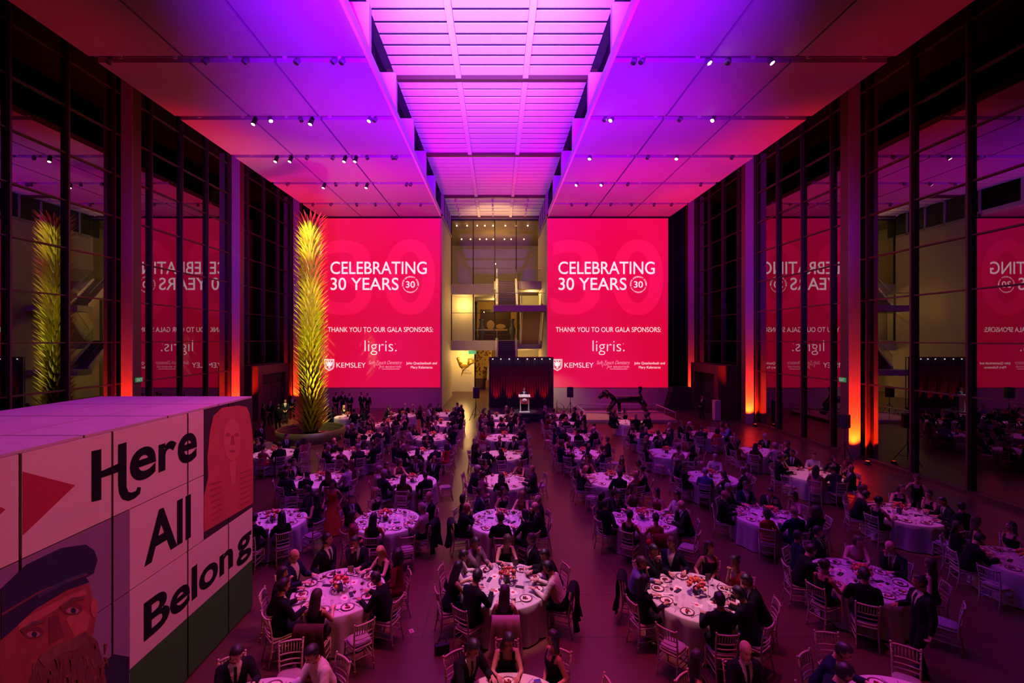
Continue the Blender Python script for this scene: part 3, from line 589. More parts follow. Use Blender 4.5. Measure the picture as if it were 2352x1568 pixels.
m.build('leaves', [ym, ym2, ym3], t)
t = thing('round_basin', 'low dark round basin at the foot of the yellow leaf-clad column', 'basin', (TX, TY, 0))
MB().lathe([(1.92, 0), (1.95, .04), (1.95, .62), (1.86, .64), (1.84, .5), (1.80, .38), (.02, .36)], n=56).build('basin_wall', mat('basin metal', (.10, .085, .03), .4, .3), t)
MB().lathe([(1.83, .40), (.3, .41)], n=56).build('water', mat('dark water', (.02, .02, .012), .06), t)
# ================================================================== stage, drape, lectern
t = thing('stage_platform', 'low black platform under the lectern and drape', 'stage', (1.85, 33.7, 0))
MB().box(-2.5, 2.5, -1.4, 1.55, .52, .62).build('deck', mat('stage deck', (.05, .045, .05), .45), t, bevel=.01); MB().box(-2.45, 2.45, -1.34, 1.5, 0, .52).build('skirt', black, t)
t = thing('stage_step', 'small black step box in front of the lectern', 'step', (1.75, 32.0, 0)); MB().box(-.55, .55, -.28, .28, .0, .3).build('box', black, t, bevel=.015); MB().box(-.55, .55, -.28, .28, .3, .32).build('tread', mat('stage deck', (0, 0, 0)), t)
t = thing('stage_stairs', 'black steps with a handrail at the right end of the platform', 'steps', (4.62, 33.6, 0))
for i in range(3): MB().box(-.26 + i*.17, -.09 + i*.17, -.45, .45, 0, .5 - i*.17).build('step', black, t)
MB().tube([(-.26, -.45, .5), (-.26, -.45, 1.45), (.28, -.45, 1.0), (.28, -.45, .2)], .022, 6).tube([(-.26, -.45, 1.0), (.28, -.45, .6)], .018, 6).build('handrail', dark, t)
t = thing('stage_drape', 'tall black pleated drape behind the lectern', 'curtain', (1.86, 35.15, 0))
m = MB(); nx, nzs = 220, 6; vs = []; fs = []
for j in range(nzs + 1):
    for i in range(nx + 1):
        u = i / nx; zz = .02 + (4.5 - .02) * j / nzs
        vs.append((-2.46 + 4.92 * u, .075 * math.sin(u * 2 * math.pi * 30 + .6 * math.sin(u * 17)) * (1 - .25 * j / nzs) + .02 * math.sin(u * 61), zz))
for j in range(nzs):
    for i in range(nx): fs.append((j*(nx+1)+i, j*(nx+1)+i+1, (j+1)*(nx+1)+i+1, (j+1)*(nx+1)+i))
m.add(vs, fs, 0, True); o = m.build('cloth', mat('black velvet', (.035, .022, .024), .85), t); sd = o.modifiers.new('thick', 'SOLIDIFY'); sd.thickness = .012
MB().tube([(-2.5, .02, 4.53), (2.5, .02, 4.53)], .03, 8).build('crossbar', dark, t)
for q in (-2.5, 2.5): MB().tube([(q, .12, 0), (q, .12, 4.55)], .028, 8).build('upright', dark, t)
EIGHT = ('first', 'second', 'third', 'fourth', 'fifth', 'sixth', 'seventh', 'eighth')
wb = mat('white lamp face', (1, 1, 1), .4, emit=(1, .95, .86), estr=14)
for i, xx in enumerate((458, 514, 572, 632, 697, 749, 798, 853)):
    p = at(980 + xx / 3.016, 822, 35.0); t = thing('drape_lamp', 'small white lamp clipped to the top of the stage drape, %s from its left end' % EIGHT[i], 'lamp', p, group='lamps along the top of the stage drape')
    MB().lathe([(.05, .05), (.075, 0), (.07, -.06)], n=10).build('housing', dark, t); MB().ball((0, -.02, -.05), .045, 10, 6).build('bulb', wb, t); MB().box(-.015, .015, -.01, .12, .04, .07).build('clip', dark, t)
t = thing('lectern', 'white lectern with a red front panel and round white emblem', 'lectern', (1.98, 33.0, .62))
lw = mat('lectern white', (.80, .78, .76), .5)
m = MB(); m.box(-.36, .36, -.03, .03, 0, .05); m.box(-.38, .38, -.3, .3, 0, .045)
for q in (-.3, .3): m.box(q - .035, q + .035, -.2, .2, .045, 1.12)
m.build('frame', lw, t, bevel=.006); MB().prism([(-.42, -.28, 1.10), (-.42, .24, 1.22), (-.42, .24, 1.26), (-.42, -.28, 1.14)], (.84, 0, 0)).build('top', lw, t)
MB().box(-.30, .30, -.23, -.20, .62, 1.10).build('front_panel', mat('lectern red', (.62, .06, .05), .5), t); m = MB(); m.lathe([(.17, 0), (.17, .012)], n=28, M=Matrix.Rotation(math.pi / 2, 4, 'X'), c=(0, -.232, .86)); m.build('emblem', mat('emblem white', (.9, .88, .88), .5), t)
text_fit('30', t, mat('lectern red', (0, 0, 0)), (0, -.246, .86), UX, UZ, -.07, .07, -.05, .05, name='emblem_figures', bold=.02)
MB().tube([(.1, .1, 1.24), (.1, .02, 1.42), (.1, -.06, 1.5)], .008, 6).ball((.1, -.07, 1.51), .02, 8, 6).build('microphone', black, t)
# ================================================================== loudspeakers on tripods
def speaker(lab, x, y, ztop, zbot, wd, rz=0.0):
    s = thing('loudspeaker', 'black loudspeaker box ' + lab, 'speaker', (x, y, zbot), rz); h = ztop - zbot; q = wd / 2
    MB().prism([(-q, -.2, 0), (q, -.2, 0), (q * .72, .2, 0), (-q * .72, .2, 0)], (0, 0, h)).build('cabinet', mat('speaker shell', (.018, .018, .02), .55), s, bevel=.02)
    MB().box(-q * .9, q * .9, -.215, -.2, .04, h - .04).build('grille', mat('speaker grille', (.03, .03, .032), .7), s); MB().box(-.1, .1, -.03, .03, h, h + .02).build('handle', dark, s)
    t = thing('speaker_stand', 'black tripod stand holding the loudspeaker ' + lab, 'stand', (x, y, 0), rz)
    MB().tube([(0, 0, .18), (0, 0, zbot + .01)], .022, 8).build('pole', dark, t); MB().tube([(0, 0, .9), (0, 0, 1.02)], .045, 8).build('collar', dark, t)
    for i in range(3):
        a = math.radians(90 + 120 * i); c, d = math.cos(a), math.sin(a)
        l = MB().tube([(0, 0, .98), (.62 * c, .62 * d, .02)], .016, 6).build('leg', dark, t); MB().ball((.62 * c, .62 * d, .022), .025, 8, 6).build('rubber_foot', black, l); MB().tube([(0, 0, .3), (.36 * c, .36 * d, .42)], .011, 6).build('brace', dark, t)
speaker('left of the stage drape', -1.6, 33.4, 2.38, 1.58, .48, .25); speaker('on the floor right of the stage steps', 5.7, 35.2, 2.2, 1.42, .5, -.25); speaker('beside the red-lit column at the right windows', 16.65, 21.6, 2.34, 1.70, .42, -1.2)
# black cloth-covered cone at the end of the back wall
t = thing('draped_crate', 'black cloth-covered tapered crate at the end of the back wall', 'crate', (15.35, 37.9, 0)); m = MB()
m.prism([(-1.15, 0, 0), (1.2, 0, 0), (.95, 0, 1.85), (-.62, 0, 1.85)], (0, .8, 0)); m.build('cover', mat('black velvet', (0, 0, 0)), t, bevel=.03); MB().box(-.62, .95, .05, .75, 1.85, 1.9).build('top_board', black, t)
MB().tube([(-.4, .4, 1.88), (-.4, .4, ZC - .5)], .03, 6).build('pole', black, t)
t = thing('floor_pedestal', 'plain white pedestal standing in front of the dark doorway', 'pedestal', (16.0, 32.9, 0)); MB().box(-.21, .21, -.21, .21, .04, 1.47).build('body', plaster, t, bevel=.01); MB().box(-.2, .2, -.2, .2, 0, .04).build('plinth', dark, t); MB().box(-.215, .215, -.215, .215, 1.47, 1.5).build('cap', plaster, t)
# uplight cans at the columns
led = mat('red lamp lens', (.5, .01, 0), .3, emit=(1, .05, .01), estr=3)
for y in COLY:
    for s, x in zip((-1, 1), COLX):
        t = thing('floor_uplight', 'small black uplight on the floor at the %s column of the %s window wall' % ({22.35: 'nearest', 31.65: 'second nearest', 41.2: 'farthest'}[y], 'left' if s < 0 else 'right'), 'lamp', (x - s * .18, y - 1.0, 0))
        MB().box(-.12, .12, -.09, .09, 0, .05).build('base', black, t); MB().lathe([(.085, .05), (.1, .08), (.1, .17), (.08, .18)], n=12).build('can', black, t); MB().lathe([(.078, .181), (.01, .183)], n=12).build('lens', led, t)
# ================================================================== dog sculpture on a railed low platform
gb = mat('gloss black', (.008, .008, .01), .08, spec=.7)
t = thing('dog_sculpture', 'long glossy black dog sculpture with drooping head beyond the tables', 'sculpture', (9.9, 34.4, .22))
m = MB(); m.tube([(-1.05, 0, 1.0), (-.8, 0, 1.12), (0, 0, 1.12), (.9, 0, 1.12), (1.2, 0, .98)], [.16, .27, .25, .28, .18], 14)
m.tube([(-.95, 0, 1.12), (-1.35, 0, 1.5), (-1.6, 0, 1.62)], [.2, .17, .17], 12); m.ball((-1.66, 0, 1.62), (.30, .25, .27), 16, 12); m.tube([(-1.75, 0, 1.58), (-2.05, 0, 1.32), (-2.15, 0, 1.2)], [.2, .16, .13], 12)
for q in (-.17, .17):
    m.tube([(-.95, q, 1.05), (-1.25, q, .55), (-1.45, q, .03)], [.18, .13, .12], 10); m.tube([(-.6, q, 1.05), (-.55, q, .5), (-.5, q, .03)], [.17, .12, .12], 10) if q > 0 else None; m.tube([(1.0, q, 1.05), (1.35, q, .65), (1.25, q, .45), (1.62, q, .04)], [.24, .16, .12, .12], 10)
m.build('body', gb, t); MB().tube([(1.15, 0, 1.2), (.98, 0, 1.6), (1.0, 0, 1.95)], [.07, .09, .15], 10).ball((1.0, 0, 2.0), .15).build('tail', gb, t)
for q in (-1, 1): MB().tube([(-1.62, q*.22, 1.72), (-1.58, q*.32, 1.5), (-1.62, q*.33, 1.25)], [.08, .11, .06], 8).build('ear', gb, t)
t = thing('sculpture_platform', 'low pale platform with a white rail carrying the black dog', 'platform', (9.6, 34.2, 0))
MB().box(-3.4, 3.2, -2.2, 2.0, 0, .22).build('deck', mat('platform deck', (.55, .42, .3), .6), t, bevel=.02)
rl = mat('white rail', (.75, .72, .70), .5); m = MB(); P = [(-3.3, 1.9), (3.1, 1.9), (3.1, -2.1), (-3.3, -2.1), (-3.3, 1.9)]
for (a, c), (d, e) in zip(P, P[1:]): m.tube([(a, c, .72), (d, e, .72)], .04, 6)
m.build('rail', rl, t)
for a, c in [(-3.3, 1.9), (-1.2, 1.9), (1, 1.9), (3.1, 1.9), (3.1, -.1), (3.1, -2.1), (1, -2.1), (-1.2, -2.1), (-3.3, -2.1), (-3.3, -.1)]: MB().tube([(a, c, .22), (a, c, .72)], .03, 6).build('post', rl, t)
spot('warm_display_light', (7.0, 31.0, 16.2), (7.2, 33.2, .3), (1, .50, .16), 2500, 16, .7, .1)
# ================================================================== light tracks and spot fixtures of the ceiling
trk = mat('light track', (.30, .27, .33), .5); fx = mat('fixture grey', (.16, .15, .18), .45); lit = mat('lit lens', (1, .9, .6), .4, emit=(1, .80, .42), estr=14); off_ = mat('dark lens', (.03, .03, .04), .2); litw = mat('bright lens', (1, .9, .6), .4, emit=(1, .62, .25), estr=60)
ORD = ('nearest', 'second', 'third', 'fourth', 'fifth', 'farthest')
for i, y in enumerate(RAIL):
    for nm, a, c in (('left', CL + .1, XL[3] - .1), ('right', XR[0] + .1, CR - .1)):
        t = thing('light_track', '%s light track across the %s half of the ceiling' % (ORD[i], nm), 'track', ((a + c) / 2, y, ZC), 0); h = (c - a) / 2
        MB().box(-h, h, -.19, .19, .16, .30).build('channel', trk, t); MB().box(-h, h, -.03, .03, .08, .16).build('rail', fx, t); m = MB()
        for q in range(5): m.box(-h + (q + .5) * 2 * h / 5 - .07, -h + (q + .5) * 2 * h / 5 + .07, -.10, -.04, -.02, .15)
        m.build('junction_box', mat('junction box', (.65, .6, .65), .5), t)
# (pixel x, rail index, kind): kind 0 dark, 1 lit, 2 lit and pointing down long, 3 very bright
FX = [(257, 1, 0), (480, 1, 0), (571, 1, 0), (687, 1, 0), (773, 1, 0), (790, 1, 0), (1457, 1, 0), (1477, 1, 0), (1622, 1, 3), (1672, 1, 0), (1765, 1, 1),
      (589, 2, 2), (620, 2, 1), (690, 2, 0), (719, 2, 2), (852, 2, 1), (864, 2, 0), (1392, 2, 0), (1407, 2, 1), (1564, 2, 0), (1640, 2, 1),
      (638, 3, 2), (671, 3, 2), (708, 3, 0), (767, 3, 0), (795, 3, 2), (820, 3, 2), (842, 3, 0), (900, 3, 0), (912, 3, 0), (1356, 3, 1), (1490, 3, 0), (1555, 3, 1), (1683, 3, 0),
      (664, 4, 0), (747, 4, 2), (770, 4, 0), (822, 4, 0), (845, 4, 2), (936, 4, 0), (945, 4, 0), (1327, 4, 1), (1384, 4, 1), (1444, 4, 0), (1610, 4, 0),
      (721, 5, 0), (763, 5, 0), (818, 5, 0), (861, 5, 0), (919, 5, 0), (968, 5, 0), (1311, 5, 0), (1349, 5, 0), (1405, 5, 0), (1448, 5, 0), (1503, 5, 0), (1544, 5, 0)]
cnt = {}
for px, i, k in FX:
    y = RAIL[i]; x = (px - CX) * y / F; side = 'left' if px < CX else 'right'; cnt[(i, side)] = cnt.get((i, side), 0) + 1
    num = ('first', 'second', 'third', 'fourth', 'fifth', 'sixth', 'seventh', 'eighth', 'ninth', 'tenth')[cnt[(i, side)] - 1]
    t = thing('track_spotlight', '%s spotlight, %s from the left on the %s %s track' % (('unlit grey', 'lit round', 'lit black long', 'glaring')[k], num, ORD[i], side), 'spotlight', (x, y - .02, ZC), 0, 'spotlights on the ceiling tracks')
    tilt = Matrix.Rotation(math.radians(random.choice((-25, 20, 35)) if k != 2 else 12), 4, 'Y') @ Matrix.Rotation(math.radians(-18), 4, 'X')
    L = .40 if k == 2 else .22
    MB().box(-.03, .03, -.03, .03, .0, .09).build('bracket', fx, t)
    MB().lathe([(.05, 0), (.10, -.04), (.105, -L), (.09, -L - .01)], n=14, M=tilt).build('can', black if k == 2 else fx, t)
    MB().lathe([(.088, -L - .012), (.01, -L - .014)], n=14, M=tilt).build('lens', (off_, lit, lit, litw)[k], t)
# ================================================================== furniture and tableware prototypes
cw = mat('chair lacquer', (.68, .60, .56), .38); cu = mat('cushion fabric', (.46, .42, .40), .85); linen = mat('white linen', (.58, .54, .54), .85, bump=.05, nscale=40)
china = mat('china', (.82, .80, .78), .25); tg = glass_mat('tumbler glass', (.97, .96, .97), 1.35); wine = mat('red wine', (.06, .002, .006), .1); silver = mat('silver', (.55, .53, .52), .25, .9)
card = mat('white card', (.82, .79, .77), .7); cardr = mat('card red spot', (.55, .04, .04), .7); leaf = mat('leaf green', (.03, .07, .02), .7); pot = mat('dark vase', (.02, .018, .02), .25); dsc = mat('dessert', (.10, .03, .015), .6, noise=.6, nscale=30); berry = mat('berry sauce', (.40, .03, .02), .35); choc = mat('dark chocolate', (.035, .014, .010), .45)
rose = [mat('coral rose', (.80, .16, .06), .7), mat('orange rose', (.85, .28, .05), .7), mat('pink rose', (.80, .22, .25), .7), mat('deep red rose', (.45, .03, .03), .7)]
def chair_parts():
    P = {}
    for s in (-1, 1):
        m = MB(); m.tube([(s*.185, .195, 0), (s*.19, .19, .43)], [.013, .017], 7)
        for z in (.08, .15, .22, .29, .36): m.lathe([(.013, -.008), (.021, 0), (.013, .008)], (s*.187, .192, z), 7)
        P['f%d' % s] = m
        m = MB(); m.tube([(s*.175, -.265, 0), (s*.172, -.215, .25), (s*.172, -.2, .46), (s*.178, -.225, .7), (s*.186, -.27, .91)], [.013, .016, .017, .016, .014], 7)
        for z, y in ((.1, -.245), (.2, -.225), (.3, -.21), (.56, -.21), (.64, -.217), (.78, -.24), (.86, -.257)): m.lathe([(.014, -.008), (.022, 0), (.014, .008)], (s*.176, y, z), 7)
        m.ball((s*.187, -.272, .92), .02, 8, 6); P['b%d' % s] = m
    def bow(z, y, w, d, r): return [(-w, y, z), (-w*.5, y - d*.75, z), (0, y - d, z), (w*.5, y - d*.75, z), (w, y, z)]
    m = MB(); m.tube(bow(.895, -.265, .185, .03, 0), .016, 7); m.tube(bow(.715, -.228, .18, .03, 0), .012, 7); m.tube(bow(.62, -.213, .175, .03, 0), .012, 7); m.tube(bow(.545, -.207, .174, .03, 0), .012, 7)
    for i in range(7):
        x = -.135 + i * .045; d = .03 * (1 - (x / .18) ** 2); m.tube([(x, -.228 - d, .715), (x, -.246 - d, .8), (x, -.265 - d, .895)], [.008, .011, .008], 6)
    P['back'] = m
    m = MB(); m.tube([(-.19, .19, .435), (.19, .19, .435), (.172, -.2, .435), (-.172, -.2, .435), (-.19, .19, .435)], .018, 7); m.box(-.175, .175, -.19, .18, .425, .445); P['seat'] = m
    m = MB(); m.add(*cushion()); P['cush'] = m
    m = MB()
    for z in (.16, .27):
        m.tube([(-.187, .19, z), (.187, .19, z)], .009, 6)
        for s in (-1, 1): m.tube([(s*.187, .19, z + .02), (s*.174, -.225, z + .02)], .009, 6)
    m.tube([(-.174, -.215, .27), (.174, -.215, .27)], .009, 6); P['str'] = m
    return P
def cushion():
    vs = []; fs = []; n = 10; 
    pr = ((.0, .450), (.86, .450), (1.0, .462), (1.0, .485), (.93, .498), (.6, .508), (0.02, .510))
    for r, z in pr:
        for j in range(24):
            th = 2*math.pi*j/24; c, s = math.cos(th), math.sin(th); k = (abs(c)**5 + abs(s)**5) ** -.2
            vs.append((.185*r*k*c*(1 + .05*s), -.005 + .19*r*k*s, z))
    for i in range(len(pr)-1):
        for j in range(24): fs.append((i*24+j, i*24+(j+1)%24, (i+1)*24+(j+1)%24, (i+1)*24+j))
    return vs, fs, 0, True
CP = chair_parts()
CHM = {k: v.mesh('chair_' + k, cu if k == 'cush' else cw) for k, v in CP.items()}
allm = MB()
for k, v in CP.items(): allm.add(v.v, v.f, 1 if k == 'cush' else 0, True)
CH_FAR = allm.mesh('chair_far', [cw, cu])
def chair(loc, rz, label, far, group):
    if far:
        o = link('banquet_chair', CH_FAR); o.location = loc; o.rotation_euler = (0, 0, rz); return tag(o, label, 'chair', group)
    t = thing('banquet_chair', label, 'chair', loc, rz, group)
    for k in ('f-1', 'f1', 'b-1', 'b1'): link('leg', CHM[k], t)
    link('backrest', CHM['back'], t); link('seat', CHM['seat'], t); link('cushion', CHM['cush'], t); link('stretcher', CHM['str'], t)
    return t
def cloth_mesh():
    vs = []; fs = []; n = 112; rings = [(.02, .762), (.5, .762), (.90, .762), (.925, .757), (.935, .74), (.945, .62), (.955, .45), (.97, .25), (.99, .03)]
    for i, (r, z) in enumerate(rings):
        k = max(0, (i - 4) / 4)
        for j in range(n):
            th = 2*math.pi*j/n; f = .055 * k * (.6*math.sin(14*th) + .4*math.sin(23*th + 1.3)); vs.append(((r+f)*math.cos(th), (r+f)*math.sin(th), z))
    for i in range(len(rings)-1):
        for j in range(n): fs.append((i*n+j, (i+1)*n+j, (i+1)*n+(j+1)%n, i*n+(j+1)%n))
    fs.append(tuple(range(n)))
    m = MB(); m.add(vs, fs, 0, True); return m.mesh('tablecloth', linen)
CLOTH = cloth_mesh(); TOPM = MB().lathe([(.91, .72), (.915, .735), (.91, .745)], n=48).mesh('tabletop', wood); LEGM = MB().tube([(0, 0, .04), (0, 0, .72)], .04, 8).lathe([(.32, 0), (.3, .04)], n=16).mesh('pedestal', dark)
def table(loc, label):
    t = thing('banquet_table', label, 'table', loc, random.uniform(0, 6.28), 'round banquet tables')
    link('tablecloth', CLOTH, t); link('tabletop', TOPM, t); link('pedestal', LEGM, t); return t
# flower centrepieces, three arrangements
def flowers(seed):
    rnd = random.Random(seed); fl = MB(); lv = MB()
    for i in range(34):
        a = rnd.uniform(0, 6.28); q = rnd.random(); ph = math.acos(1 - q * 1.15); r = .155 + rnd.uniform(-.02, .02)
        c = Vector((r*math.sin(ph)*math.cos(a), r*math.sin(ph)*math.sin(a), .17 + r*math.cos(ph)*.85)); k = rnd.randrange(4); s = rnd.uniform(.028, .045); M = Matrix.Rotation(ph, 3, Vector((-math.sin(a), math.cos(a), 0)))
        for rr, z in ((s, 0), (s*.75, s*.3), (s*.45, s*.55)):
            fl.lathe([(rr*.5, -.4*s), (rr, 0), (rr*.92, .35*s), (rr*.6, .42*s)], c + M @ Vector((0, 0, z)), 9, k, M.to_4x4())
    for i in range(26):
        a = rnd.uniform(0, 6.28); z = rnd.uniform(.08, .24); r = rnd.uniform(.1, .15); d = Vector((math.cos(a), math.sin(a), rnd.uniform(-.5, .5))).normalized(); p = Vector((r*math.cos(a), r*math.sin(a), z)); sd = d.cross(Vector((0, 0, 1))).normalized()
        L = rnd.uniform(.05, .1); up = Vector((0, 0, .01)); lv.add([p, p + d*L*.5 + sd*.02 + up, p + d*L, p + d*L*.5 - sd*.02 + up, p + d*L*.5 + up*2.2], [(0, 1, 4), (1, 2, 4), (2, 3, 4), (3, 0, 4)])
    return fl.mesh('blooms', rose), lv.mesh('leaves', leaf)
FLW = [flowers(s) for s in (1, 2, 3)]
VASE = MB().box(-.055, .055, -.055, .055, 0, .13).mesh('vase', pot)
def centrepiece(loc, label, k):
    t = thing('flower_centrepiece', label, 'flowers', loc, random.uniform(0, 6), 'flower centrepieces')
    link('vase', VASE, t); link('blooms', FLW[k % 3][0], t); o = link('foliage', FLW[k % 3][1], t); return t
PLATE = MB().lathe([(.06, 0), (.075, .003), (.13, .014), (.132, .017), (.125, .017), (.08, .008), (.01, .007)], n=28).mesh('plate', china)
RIMM = MB().lathe([(.108, .0152), (.131, .0182), (.1325, .0176)], n=28, cap=False).mesh('rim', mat('plate dark rim', (.10, .03, .025), .4))
SMALL = MB().lathe([(.04, 0), (.05, .003), (.08, .012), (.081, .014), (.05, .007), (.01, .006)], n=22).mesh('small_plate', china)
def food(seed):
    r = random.Random(seed); m = MB()
    for i in range(6): m.ball((r.uniform(-.05, .05), r.uniform(-.05, .05), .022), (r.uniform(.016, .034), r.uniform(.014, .03), r.uniform(.01, .024)), 8, 6, r.randrange(3))
    m.tube([(-.05 + .02*i, .045*math.sin(i + seed), .017) for i in range(6)], .007, 5, 1); return m.mesh('dessert', [dsc, berry, choc])
FOOD = [food(s) for s in range(4)]
GLS = MB().lathe([(.034, 0), (.03, .004), (.006, .008), (.005, .075), (.012, .085), (.036, .115), (.04, .15), (.033, .195), (.031, .195), (.038, .15), (.034, .118), (.01, .09), (.002, .088)], n=16).mesh('wine_glass', tg)
WIN = MB().lathe([(.006, .092), (.031, .118), (.035, .135), (.002, .135)], n=14).mesh('wine', wine)
TUM = MB().lathe([(.026, 0), (.028, .01), (.034, .12), (.032, .12), (.026, .014), (.002, .012)], n=16).mesh('tumbler', tg)
WAT = MB().lathe([(.0255, .014), (.031, .085), (.002, .085)], n=14).mesh('water', glass_mat('water', (.98, .98, .98), 1.2))
CUP = MB().lathe([(.022, .012), (.03, .03), (.038, .07), (.036, .07), (.028, .03), (.002, .018)], n=16).lathe([(.03, 0), (.07, .012), (.068, .014), (.02, .008)], n=18).mesh('coffee_cup', china)
KNIFE = MB().box(-.006, .006, -.1, .0, 0, .004).prism([(-.008, 0, .001), (.008, 0, .001), (.007, .09, .001), (-.002, .11, .001)], (0, 0, .002)).mesh('knife', silver)
m_ = MB().box(-.004, .004, -.1, .04, 0, .004).box(-.012, .012, .04, .055, .001, .004)
for q in (-.010, -.0035, .0035, .010): m_.box(q - .002, q + .002, .055, .095, .001, .004)
FORK = m_.mesh('fork', silver)
SPOON = MB().box(-.004, .004, -.09, .04, 0, .004).ball((0, .065, .004), (.016, .026, .005), 10, 6).mesh('spoon', silver)
CARD = MB().box(-.075, .075, -.105, .105, 0, .003).mesh('programme_card', card); CSPOT = MB().lathe([(.035, .0031), (.03, .0036)], n=16).mesh('printed_spot', cardr)
BLK = MB().box(-.035, .035, -.09, .09, 0, .02).mesh('black_box', black)
NAP = None
def napkin():
    r = random.Random(8); m = MB(); vs = []; fs = []; n = 10
    for i in range(n):
        for j in range(n):
            u, v = i/(n-1) - .5, j/(n-1) - .5; vs.append((u*.2, v*.16, .02 + .018*math.sin(u*9 + 2*v) + .016*math.sin(v*11 + u*4) - .05*(u*u + v*v)))
    for i in range(n-1):
        for j in range(n-1): fs.append((i*n+j, (i+1)*n+j, (i+1)*n+j+1, i*n+j+1))
    m.add(vs, fs, 0, True); return m.mesh('napkin', linen)
NAP = napkin()
STAND = MB().lathe([(.05, 0), (.045, .008), (.004, .012), (.004, .34), (.008, .35)], n=14).mesh('number_stand', silver); SCARD = MB().box(-.06, .06, -.003, .003, .33, .46).mesh('number_card', mat('dim card', (.45, .40, .38), .6))
BOT = MB().lathe([(.036, 0), (.038, .01), (.038, .19), (.03, .22), (.014, .25), (.013, .31), (.015, .31), (.015, .32), (.002, .32)], n=14).mesh('bottle', mat('dark bottle', (.02, .015, .01), .15)); BOTL = MB().lathe([(.0385, .06), (.0385, .15)], n=14, cap=False).mesh('bottle_label', card)
PHONE = MB().box(-.036, .036, -.075, .075, 0, .009).mesh('phone', black)
def put(name, cat, meshes, loc, rz, label, group):
    (n0, m0), rest = meshes[0], meshes[1:]
    o = link(name, m0); o.location = loc; o.rotation_euler = (0, 0, rz); tag(o, label, cat, group)
    for n, m in rest: link(n, m, o)
    return o
# ================================================================== people
import numpy as np
SKIN = [mat('skin light', (.62, .34, .25), .55), mat('skin tan', (.48, .24, .15), .55), mat('skin brown', (.24, .11, .065), .55), mat('skin fair', (.70, .42, .33), .55)]
HAIR = {'black': mat('hair black', (.010, .008, .008), .5), 'brown': mat('hair brown', (.045, .022, .014), .55), 'blond': mat('hair blond', (.48, .28, .12), .55), 'grey': mat('hair grey', (.42, .39, .38), .6), 'auburn': mat('hair auburn', (.13, .04, .02), .55)}
CLO = {'black': mat('cloth black', (.011, .010, .012), .85, spec=.12), 'charcoal': mat('cloth charcoal', (.028, .025, .03), .85, spec=.12), 'navy': mat('cloth navy', (.012, .014, .035), .85, spec=.12), 'white': mat('cloth white', (.74, .71, .70), .8, spec=.12), 'blue': mat('cloth blue', (.16, .20, .42), .8, spec=.12), 'burgundy': mat('cloth burgundy', (.14, .012, .02), .8, spec=.12),
       'red': mat('cloth red', (.42, .03, .03), .75, spec=.12), 'orange': mat('cloth orange', (.62, .17, .03), .55, spec=.12, noise=.5, nscale=7), 'floral': mat('cloth floral', (.45, .14, .10), .8, spec=.12, noise=.8, nscale=14), 'plaid': mat('cloth plaid', (.20, .13, .16), .8, spec=.12, noise=.6, nscale=18), 'brown': mat('cloth brown', (.09, .045, .03), .85, spec=.12), 'grey': mat('cloth grey', (.16, .15, .17), .8, spec=.12), 'pink': mat('cloth pink', (.62, .28, .30), .75, spec=.12)}
EYE = mat('eyes dark', (.02, .012, .01), .3); SHOE = mat('shoe leather', (.012, .010, .010), .4); LIP = None
def ell_loft(mb, M, rings, n=20):
    vs = []; fs = []
    for cx, cy, cz, rx, ry in rings:
        for j in range(n):
            th = 2*math.pi*j/n; vs.append(M @ Vector((cx + rx*math.cos(th), cy + ry*math.sin(th), cz)))
    for i in range(len(rings)-1):
        for j in range(n): fs.append((i*n+j, i*n+(j+1)%n, (i+1)*n+(j+1)%n, (i+1)*n+j))
    fs += [tuple(range(n))[::-1], tuple(range((len(rings)-1)*n, len(rings)*n))]
    mb.add(vs, fs, 0, True)
def limb(mb, a, b, ra, rb, n=12):
    a = Vector(a); b = Vector(b); k = 6
    mb.tube([a.lerp(b, i/k) for i in range(k+1)], [ra + (rb-ra)*i/k + .10*min(ra, rb)*math.sin(math.pi*i/k) for i in range(k+1)], n); mb.ball(a, ra, 12, 8); mb.ball(b, rb, 12, 8)
def ik(a, c, l1, l2, hint):
    a = Vector(a); c = Vector(c); d = c - a; L = min(d.length, (l1 + l2) * .985); d.normalize(); c = a + d * L
    x = (l1*l1 - l2*l2 + L*L) / (2*L); h = math.sqrt(max(1e-6, l1*l1 - x*x)); hv = Vector(hint); hv = (hv - d * hv.dot(d)).normalized()
    return a + d * x + hv * h, c
def hand(fm, bm, w, d, up, side, curl):
    """palm on the wrist w pointing along d, knuckles towards up; four fingers of their own length and a thumb from the side of the palm"""
    d = Vector(d).normalized(); up = Vector(up); up = (up - d * up.dot(d)).normalized(); s = d.cross(up) * side
    R = Matrix((s, d, up)).transposed().to_4x4()
    bm.ball(w + d * .048, (.040, .052, .017), 12, 8, M=R); bm.ball(w + d * .012, (.028, .03, .02), 10, 8, M=R)
    for i, (o, L) in enumerate(((-.029, .060), (-.010, .072), (.010, .068), (.028, .054))):
        p = w + d * .082 + s * o; c1 = curl * (.7 + .12 * i); q = p + (d * math.cos(c1) - up * math.sin(c1)) * L * .48; c2 = curl * 1.9; r = q + (d * math.cos(c2) - up * math.sin(c2)) * L * .38; c3 = curl * 2.5; e = r + (d * math.cos(c3) - up * math.sin(c3)) * L * .26
        fm.tube([p - d * .02, p, q, r, e], [.0095, .0095, .0088, .0078, .0058], 7); fm.ball(e, .0058, 6, 5)
    p = w + d * .03 - s * .032; q = p + (d * .6 - s * .7 - up * .2).normalized() * .036; e = q + (d * .95 - s * .15 - up * .3).normalized() * .03
    fm.tube([p + s * .012, p, q, e], [.012, .0115, .0095, .0068], 7); fm.ball(e, .0068, 6, 5)
class Fig: pass
